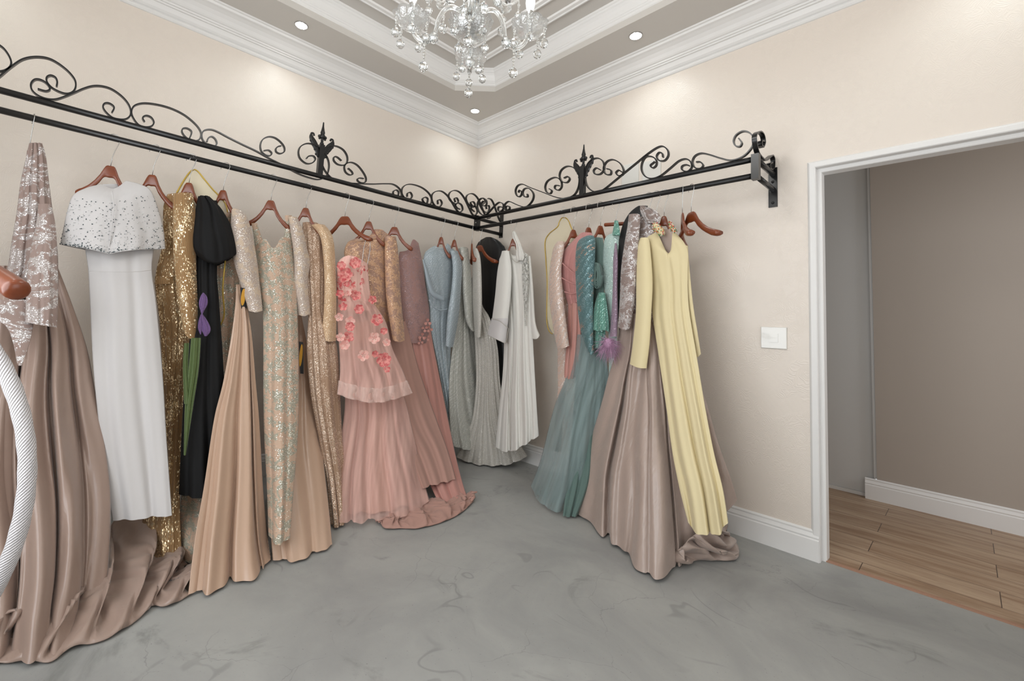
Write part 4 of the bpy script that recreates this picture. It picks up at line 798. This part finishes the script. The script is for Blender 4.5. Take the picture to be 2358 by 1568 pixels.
# --- ivory caftan (right rack)
g = Garment('caftan', 'ivory chiffon caftan with bead-edged wide cuffs, first on the right rack', 'caftan', 'R', (1190, 1030, .36))
g.part('robe', [[(1170, 574, .30), (1186, 592, .30), (1204, 575, .30)], (594, 1150, 1216, .315), (650, 1152, 1226, .33), (750, 1160, 1226, .34), (850, 1158, 1231, .36), (950, 1148, 1237, .38), [(1140, 1029, .40), (1168, 1036, .41), (1196, 1026, .41), (1217, 1014, .40), (1241, 1003, .39)]], 'ivory', fr=.12, bk=.10, a0=.002, a1=.022, nf=4.5, nu=80)
g.part('sleeve', [(578, 1156, 1172, .37), (620, 1146, 1178, .39), (680, 1140, 1176, .41), (735, 1133, 1170, .42)], 'ivory', fr=.3, bk=.3)
g.part('cuff', [(733, 1132, 1171, .42), [(1122, 770, .425), (1143, 780, .43), (1164, 791, .43)]], 'white', fr=.32, bk=.3, nv=14)
for pts in ([(1132, 734, .475), (1150, 739, .49), (1171, 757, .45)], [(1171, 757, .45), (1168, 775, .46), (1164, 791, .45)], [(1122, 771, .45), (1143, 781, .48), (1164, 791, .45)], [(1172, 792, .43), (1170, 880, .44), (1173, 960, .45), (1175, 1034, .455)], [(1172, 577, .345), (1180, 596, .36), (1190, 604, .365), (1200, 597, .36)]): g.tube('bead_edge', pts, .0022, 'whitetrim')
g.part('sleeve', [(590, 1212, 1222, .33), (660, 1218, 1228, .34), (740, 1222, 1233, .35), [(1226, 780, .36), (1236, 780, .36), (1243, 772, .36)]], 'ivory', fr=.4, bk=.4, nv=30)
g.part('scarf', [(533, 1180, 1186, .345), (548, 1181, 1193, .345), (565, 1188, 1200, .36), (590, 1188, 1207, .37), (600, 1190, 1204, .37)], 'ivory', fr=.15, bk=.15, a0=.003, a1=.006, nf=2, label='white loop of cloth pulled up around the hook')
p = at('R', 1212, 640, .385); 
g.part('beaded_motif', [(585, 1202, 1217, .345), (640, 1202, 1218, .36), (700, 1206, 1214, .37), (750, 1208, 1212, .375)], 'trimlace', fr=.5, bk=.1, a0=.001, a1=.001, nf=3)
# --- gold piped cover, right rack
g = Garment('garment_cover', 'cream translucent dress cover with gold piping at the left of the right rack\'s dresses', 'garment cover', 'R', (1275, 770, .27))
g.tube('piping', [(1272, 769, .27), (1264, 761, .27), (1259, 734, .27), (1260, 654, .27), (1257, 600, .27), (1255, 558, .27), (1264, 539, .27), (1283, 523, .27), (1288, 511, .27), (1294, 502, .27), (1303, 502, .27), (1310, 510, .27), (1317, 527, .27), (1330, 545, .27)], .004, 'piping', 8)
g.part('film_panel', [(503, 1293, 1304, .27), (524, 1284, 1315, .27), (540, 1265, 1330, .27), (558, 1256, 1345, .27), (600, 1258, 1345, .27), (660, 1260, 1345, .27), (735, 1260, 1340, .27), (768, 1272, 1335, .27)], 'film', fr=.03, bk=.03)
g.tube('hook', [(1299, 504, .275), (1299, 492, .285), (1302, 482, .30), (1298, 476, .314), (1293, 480, .328), (1294, 486, .330)], .003, 'clearplastic')
# --- nude and silver gown
g = Garment('evening_gown', 'nude gown with silver sequin sleeve, leftmost dress after the piped cover', 'gown', 'R', (1285, 1020, .36))
g.part('sleeve', [(556, 1284, 1298, .41), (572, 1274, 1299, .43), (620, 1266, 1293, .44), (680, 1264, 1297, .45), (750, 1273, 1305, .46), [(1283, 802, .46), (1297, 801, .46), (1311, 796, .46)]], 'nudesilver', fr=.35, bk=.35)
g.part('dress_body', [(558, 1288, 1314, .32), (640, 1288, 1318, .33), (740, 1286, 1312, .34), (800, 1284, 1306, .35), (850, 1284, 1304, .37), (900, 1284, 1302, .39), (960, 1278, 1296, .41), [(1274, 1035, .43), (1283, 1040, .43), (1292, 1038, .43)]], 'nudesilver', fr=.2, bk=.15)
# --- dusty pink gown
g = Garment('evening_gown', 'dusty pink pleated wrap gown on the right rack', 'gown', 'R', (1320, 870, .38))
g.part('bodice', [(536, 1338, 1362, .36), (556, 1318, 1368, .37), (592, 1291, 1352, .385), (645, 1293, 1346, .39), [(1308, 702, .40), (1320, 700, .40), (1336, 692, .40)]], 'pinkcloth', fr=.2, bk=.15, a0=.003, a1=.003, nf=4)
g.part('skirt', [(698, 1308, 1336, .40), (780, 1305, 1338, .40), (840, 1300, 1334, .41), [(1299, 868, .42), (1312, 872, .42), (1328, 868, .42)]], 'rose', fr=.2, bk=.15, a0=.004, a1=.01, nf=2)
for q, pts in enumerate(([(1295, 606, .445), (1312, 622, .455), (1330, 634, .44)], [(1294, 640, .45), (1312, 650, .455), (1330, 656, .44)], [(1300, 672, .45), (1316, 676, .455), (1330, 674, .44)])): g.tube('pleat', pts, .004, 'pinkcloth')
# --- teal gown with tulle skirt
g = Garment('evening_gown', 'teal and copper sequin gown with a wide sea-grey tulle skirt', 'gown', 'R', (1310, 1165, .5))
g.part('bodice', [(548, 1356, 1388, .38), (580, 1350, 1392, .39), (640, 1350, 1392, .40), (700, 1350, 1390, .405), (770, 1345, 1386, .41)], 'tealcloth', fr=.2, bk=.15, a0=.004, a1=.006, nf=3)
g.part('sleeve', [(543, 1350, 1367, .46), (560, 1329, 1371, .475), (620, 1325, 1369, .49), (700, 1329, 1366, .50), (765, 1338, 1366, .505), [(1354, 810, .51), (1360, 817, .51), (1367, 812, .51)]], 'tealseq', fr=.33, bk=.33)
mb = MB()
for k in range(7):
    P = []
    for q in range(40):
        a = q/39*2*pi*1.6+k*.7; rr_ = (.98-.12*k)*(1-.2*q/39); x = 1375+12*rr_*cos(a); y = 634+40*rr_*sin(a)*(.8+.1*k); P.append(at('R', x, y, .470+.003*k+.004*sin(a*2+k)))
    mb.bar(P, (0, 1, 0), .026, .003)
mb.build('ruffle_rosette', M['tealcloth'], g.e)
g.part('lining_skirt', [(760, 1332, 1388, .38), (869, 1326, 1400, .40), (1000, 1316, 1402, .42), (1100, 1306, 1396, .44), [(1296, 1188, .455), (1320, 1186, .46), (1350, 1180, .46)]], 'tealcloth', fr=.1, bk=.1, a0=.003, a1=.012, nf=4, nu=60, gz=0.012, gp=1.9)
g.part('tulle_skirt', [(770, 1330, 1390, .41), (869, 1303, 1402, .43), (938, 1276, 1408, .45), (1058, 1245, 1405, .48), [(1222, 1118, .49), (1240, 1146, .50), (1262, 1162, .505), (1300, 1168, .51), (1400, 1160, .50)]], 'tealtulle', fr=.11, bk=.10, a0=.003, a1=.016, nf=5, ph=.4, nu=80, nv=70, gz=0.02)
# --- mint gown, green bell cuffs
g = Garment('evening_gown', 'mint beaded gown with a sea-green bell cuff, middle of the right rack', 'gown', 'R', (1410, 900, .40))
g.part('dress_body', [(510, 1415, 1424, .36), (536, 1410, 1426, .37), (546, 1394, 1427, .38), (580, 1389, 1424, .40), (650, 1390, 1420, .41), (735, 1400, 1420, .42), (900, 1402, 1424, .42)], 'mint', fr=.22, bk=.18)
g.part('shoulder_strap', [(508, 1415, 1423, .40), (528, 1412, 1427, .41), (542, 1410, 1428, .42)], 'greenseq', fr=.2, bk=.2)
g.part('bell_cuff', [(674, 1378, 1393, .46), (705, 1368, 1398, .475), (740, 1363, 1402, .485), [(1361, 757, .49), (1376, 762, .49), (1390, 760, .49), (1402, 764, .49)]], 'greenseq', fr=.3, bk=.25, a0=.002, a1=.006, nf=4)
g.part('bell_cuff', [(745, 1368, 1394, .45), (775, 1364, 1394, .46), (802, 1368, 1390, .47)], 'greenseq', fr=.3, bk=.25, a0=.002, a1=.006, nf=3)
# --- lilac gown: sleeve with feather cuff
g = Garment('evening_gown', 'lilac sequin gown showing a narrow sleeve that ends in a feather cuff', 'gown', 'R', (1415, 830, .42))
g.part('sleeve', [(560, 1416, 1420, .41), (600, 1412, 1423, .44), (660, 1411, 1422, .455), (720, 1408, 1423, .47), (775, 1404, 1421, .48)], 'lilacseq', fr=.35, bk=.35)
c = at('R', 1402, 792, .50); mb = MB()
for q in range(420):
    th = random.uniform(0, 2*pi); ph = random.uniform(-1, 1); d = Vector((cos(th)*sqrt(1-ph*ph), sin(th)*sqrt(1-ph*ph)*.7, ph)); Lq = random.uniform(.05, .105)
    P = [c+d*.004, c+d*Lq*.5+Vector((0, 0, -.004)), c+d*Lq+Vector((random.uniform(-.01, .01), 0, -.02-.035*random.random()))]
    mb.tube(cr(P, 3), [.0010, .0009, .0008, .0007, .0006, .0005, .0003], 4)
mb.ball(c, .028, 12, 8, 1.2)
o = mb.build('feather_cuff', M['lilac'], g.e)
# --- black garment bag, right
g = Garment('garment_bag', 'narrow black garment bag left of the silver lace gown on the right rack', 'garment bag', 'R', (1440, 760, .36))
g.part('bag', [(474, 1470, 1492, .36), (482, 1458, 1490, .365), (498, 1444, 1484, .375), (530, 1430, 1470, .385), (600, 1419, 1452, .40), (700, 1420, 1447, .41), (770, 1427, 1442, .415)], 'blackbag', fr=.12, bk=.12)
# --- silver lace gown with rosy taupe skirt
g = Garment('evening_gown', 'high-neck silver lace gown with wide rosy taupe satin skirt trailing on the floor', 'gown', 'R', (1500, 1295, .7))
g.part('bodice', [[(1452, 505, .37), (1480, 500, .375), (1512, 492, .37)], (545, 1462, 1520, .385), (620, 1458, 1525, .40), (700, 1454, 1530, .41), (770, 1446, 1535, .42)], 'silverlace2', fr=.15, bk=.13)
g.part('collar', [(474, 1474, 1484, .40), (484, 1474, 1508, .41), (497, 1478, 1520, .41), (515, 1490, 1518, .41)], 'silverlace2', fr=.15, bk=.12, a0=.004, a1=.004, nf=5)
g.part('sleeve', [(494, 1448, 1474, .44), (520, 1445, 1474, .455), (560, 1438, 1470, .47), (620, 1430, 1466, .49), (690, 1427, 1462, .50), [(1423, 753, .505), (1436, 760, .505), (1451, 757, .505)]], 'silverlace2', fr=.3, bk=.3)
g.part('skirt', [(722, 1432, 1545, .42), (800, 1420, 1580, .45), (869, 1400, 1606, .48), (938, 1382, 1630, .52), (1024, 1355, 1655, .57), (1093, 1333, 1680, .61), [(1310, 1162, .66), (1336, 1186, .67), (1372, 1207, .68), (1420, 1236, .69), (1450, 1275, .70), (1496, 1297, .71), (1560, 1297, .71), (1590, 1262, .68), (1640, 1200, .60), (1698, 1150, .50)]], 'taupe2', fr=.07, bk=.06, a0=.006, a1=.05, nf=3.6, ph=2.0, nu=150, nv=100, crease=((.215, .011, .10), (.60, .010, .05), (.46, .008, .03)), gz=0.014)
train([(1560, 1298), (1600, 1290), (1640, 1291), (1694, 1290), (1700, 1260), (1680, 1236), (1664, 1206)], [(1560, 1270, .66), (1590, 1240, .60), (1610, 1225, .55), (1625, 1222, .52), (1640, 1218, .50), (1645, 1210, .46), (1650, 1196, .44)], 'R', M['taupe2'], g.e, .028, 3, .4, nu=70, nv=22)
# --- butter yellow gown
g = Garment('evening_gown', 'butter yellow long-sleeve gown with jewelled collar, frontmost on the right rack', 'gown', 'R', (1630, 1215, .72))
g.part('dress_body', [[(1497, 532, .38), (1512, 534, .385), (1532, 576, .40), (1541, 588, .40), (1546, 570, .40), (1549, 536, .39), (1560, 540, .385)], [(1482, 556, .41), (1532, 582, .43), (1541, 590, .43), (1583, 572, .41)], (625, 1492, 1584, .44), (668, 1502, 1584, .455), (720, 1502, 1588, .475), (817, 1516, 1604, .52), (938, 1534, 1624, .59), (1041, 1548, 1644, .64), (1127, 1565, 1665, .69), [(1584, 1202, .72), (1600, 1219, .725), (1644, 1224, .725), (1664, 1214, .72), (1677, 1203, .71)]], 'cream', fr=.13, bk=.10, a0=.002, a1=.024, nf=2.6, ph=1.2, nu=90, nv=80)
g.part('sleeve', [(548, 1474, 1494, .45), (574, 1467, 1498, .47), (650, 1465, 1503, .50), (720, 1464, 1500, .53), (790, 1457, 1496, .55), [(1450, 838, .56), (1470, 846, .56), (1489, 848, .56)]], 'cream', fr=.3, bk=.28)
g.part('sleeve', [(566, 1566, 1584, .40), (620, 1572, 1588, .42), (700, 1582, 1596, .44), (770, 1592, 1607, .46), [(1598, 818, .47), (1606, 822, .47), (1614, 815, .47)]], 'cream', fr=.3, bk=.28)
g.part('neck_lining', [(528, 1514, 1556, .375), (560, 1518, 1554, .385), (588, 1532, 1548, .39)], 'taupe2', fr=.03, bk=.05)
for pts in ([(1506, 516), (1513, 524), (1521, 533), (1528, 540)], [(1543, 512), (1547, 521), (1551, 529), (1556, 534)]):
    P = cr([at('R', x, y, .425) for x, y in pts], 6); wd = .022 if pts[0][0] < 1530 else .013
    o = MB().tube(P, [wd*(.55+.45*sin(pi*i/(len(P)-1))) for i in range(len(P))], 12).build('collar_tab', M['cream'], g.e)
    for k, (nm, cc) in enumerate((('red_beads', (190, 50, 60)), ('green_beads', (70, 130, 80)), ('crystal_beads', (220, 215, 205)), ('amber_beads', (210, 140, 60)))):
        mb = MB()
        for q in range(26):
            i = random.randrange(len(P)); a = random.uniform(0, 2*pi); r_ = wd*(.55+.45*sin(pi*i/(len(P)-1)))
            mb.ball(P[i]+Vector((cos(a)*r_*.9, -abs(sin(a))*r_*1.05, sin(a*3)*r_*.8)), .0034, 6, 4)
        if nm not in M: M[nm] = plain(nm, srgb(*cc), .2, coat=.5)
        mb.build(nm, M[nm], o)['kind'] = 'stuff'
for x0, y0, x1, y1 in ((1541, 592, 1548, 700),): g.tube('zip_seam', [(x0, y0, .478), ((x0+x1)/2, (y0+y1)/2, .505), (x1, y1, .53)], .0012, 'cream')
# ------------------------------------------------------------------ switches
def switch_plate(label, x0, x1, z0, z1, rockers):
    e = tag(empty('wall_switch' if rockers else 'blank_wall_plate', ((x0+x1)/2, 0, z0)), label, 'switch' if rockers else 'wall plate')
    mb = MB(); G = [[(x0, -.001, z0), (x1, -.001, z0), (x1, -.001, z1), (x0, -.001, z1)], [(x0, -.007, z0), (x1, -.007, z0), (x1, -.007, z1), (x0, -.007, z1)], [(x0+.003, -.010, z0+.003), (x1-.003, -.010, z0+.003), (x1-.003, -.010, z1-.003), (x0+.003, -.010, z1-.003)]]
    mb.grid(G, True, True).build('plate', M['plate'], e, False)
    cx, cz = (x0+x1)/2, (z0+z1)/2
    for k in range(rockers):
        a = cz+.026-.026*k; MB().box((cx-.022, -.0125, a-.025), (cx+.022, -.009, a-.001)).build('rocker', M['plate'], e, False)
    return e
switch_plate('square white light switch with two rockers beside the doorway', 2.533, 2.659, 1.060, 1.180, 2)
switch_plate('blank white wall plate behind the right rack scrollwork, left one', 1.632, 1.765, 2.185, 2.335, 0)
switch_plate('blank white wall plate behind the right rack scrollwork, right one', 1.793, 1.928, 2.168, 2.322, 0)
# ------------------------------------------------------------------ woven hoop at the left edge
hc = CAM+ray(-456, 1160)*1.16; he = tag(empty('woven_hoop', (hc.x, hc.y, 0)), 'white braided rope hoop curving in at the lower left edge', 'hoop')
rh = Vector((rt.x, rt.y, 0)).normalized(); R_ = 512/1026*1.16; hz = max(R_+.022, hc.z)
mb = MB(); G = []; NU, NV = 260, 16
for i in range(NU+1):
    a = 2*pi*i/NU+pi; d = rh*cos(a)+Vector((0, 0, 1))*sin(a); c0 = Vector((hc.x, hc.y, hz))+d*R_; ax = rh.cross(Vector((0, 0, 1)))
    G.append([c0+(-d*cos(2*pi*k/NV)-ax*sin(2*pi*k/NV))*(.0185+.0007*sin(4*2*pi*k/NV+i*1.2)) for k in [(q+NV*.0) for q in range(NV+1)]])
mb.grid(G, False)
for i in range(NU+1):
    for k in range(NV+1): mb.uv[i*(NV+1)+k] = (k/NV*.12, i/NU*2*pi*R_)
mb.build('braid', M['rope'], he)
# ------------------------------------------------------------------ chandelier
ch = tag(empty('chandelier', (2.145, -1.937, 2.0)), 'crystal glass chandelier with candle bulbs and hanging balls', 'chandelier')
CX, CY_ = 2.145, -1.937
bx = Vector((.678, .735, 0)); by = Vector((-.735, .678, 0))
def cp(a, r, z): d = bx*cos(a)+by*sin(a); return Vector((CX+d.x*r, CY_+d.y*r, z))
MB().lathe((CX, CY_, 0), [(.001, 3.235), (.055, 3.24), (.06, 3.248), (.06, 3.257)], 24).build('ceiling_rose', M['chrome'], ch)
mb = MB()
for k in range(19):
    z = 2.66+k*.0325; a = k % 2*pi/2; mb.tube([(CX+.009*cos(t_)*cos(a), CY_+.009*cos(t_)*sin(a), z+.020*sin(t_)) for t_ in [2*pi*q/10 for q in range(11)]], .0022, 5, False)
mb.build('chain', M['chrome'], ch)
MB().lathe((CX, CY_, 0), [(.008, 2.46), (.03, 2.49), (.022, 2.53), (.034, 2.58), (.018, 2.64), (.004, 2.66)], 18, 0, 0).build('upper_vase', M['crystal'], ch)
MB().lathe((CX, CY_, 0), [(.012, 2.27), (.022, 2.275), (.022, 2.30), (.014, 2.31), (.012, 2.46)], 18).build('column_collar', M['chrome'], ch)
MB().lathe((CX, CY_, 0), [(.014, 2.195), (.022, 2.205), (.026, 2.225), (.028, 2.25), (.020, 2.27)], 20).build('vase', M['crystal'], ch)
MB().lathe((CX, CY_, 0), [(.008, 2.118), (.03, 2.122), (.055, 2.14), (.068, 2.165), (.074, 2.195, .12), (.071, 2.196, .12), (.05, 2.145), (.02, 2.128), (.006, 2.126)], 64, 12, 1).build('centre_dish', M['thinglass'], ch)
MB().lathe((CX, CY_, 0), [(.002, 2.095), (.007, 2.10), (.007, 2.118), (.003, 2.122)], 12).build('end_nut', M['chrome'], ch)
MB().lathe((CX, CY_, 0), [(.02, 2.17), (.045, 2.175), (.05, 2.195), (.03, 2.21)], 20).build('hub', M['chrome'], ch)
def pendant(p, top, r=.0165, n_=5):
    """chain of small beads with a crystal ball"""
    p = Vector(p); o = MB().ball(p, r, 10, 7, 1.12).build('crystal_ball', M['crystal'], ch, False)
    mb = MB(); z0 = p.z+r*1.15; L_ = top-z0; k = max(1, int(L_/.011))
    for q in range(k): mb.ball((p.x, p.y, z0+(q+.5)*L_/k), .0042 if q % 3 != 2 else .0062, 8, 6, 1.2)
    if L_ > .004: mb.build('bead_chain', M['crystal'], o)
def arm(a, r, dz, upper=False):
    P = [cp(a, .022, 2.20+dz), cp(a, .05, 2.215+dz), cp(a, .075, 2.222+dz), cp(a, .10, 2.205+dz), cp(a, .118, 2.165+dz), cp(a, .126, 2.12+dz), cp(a, .148, 2.088+dz), cp(a, .176, 2.086+dz), cp(a, .198, 2.108+dz), cp(a, r, 2.14+dz)]
    if upper: P[0:3] = [cp(a, .020, 2.20), cp(a, .026, 2.28), cp(a, .040, 2.40), cp(a, .070, 2.445)]
    MB().tube(cr(P, 6), .0085 if not upper else .0095, 12).build('glass_arm', M['crystal'], ch)
    z = 2.128+dz; x, y, _ = cp(a, r, 0)
    cup = MB().lathe((x, y, z), [(.006, 0), (.028, .004), (.046, .016), (.056, .034, .10), (.060, .048, .16), (.0585, .049, .16), (.045, .019), (.02, .007), (.006, .005)], 64, 8, 1).build('drip_cup', M['thinglass'], ch)
    MB().lathe((x, y, z), [(.010, -.002), (.011, .003), (.011, .055), (.012, .095), (.010, .098)], 16).build('socket', M['chrome'] if not upper else M['chrome'], ch)
    MB().lathe((x, y, z), [(.010, .096), (.0145, .11), (.0175, .13), (.0165, .155), (.010, .185), (.004, .205), (.001, .212)], 18).build('candle_bulb', M['bulb'], ch)
    for q in range(5 if not upper else 2):
        t_ = 2*pi*q/5+a*1.3+.4; px_, py_ = x+.056*cos(t_), y+.056*sin(t_); pendant((px_, py_, z-.035), z+.04, .0155)
    pp_ = cp(a, .160, 0); pendant((pp_.x, pp_.y, 1.99+dz), 2.078+dz, .0165)
    pq = cp(a, .13, 2.10+dz); pendant(pq, pq.z, .018)
for k in range(4): arm(k*pi/2+.03, .212, .022)
for k in range(4): arm(k*pi/2+pi/4, .185, .25, True)
for k in range(4): pendant(cp(k*pi/2+.7, .07, 2.125), 2.19, .015)
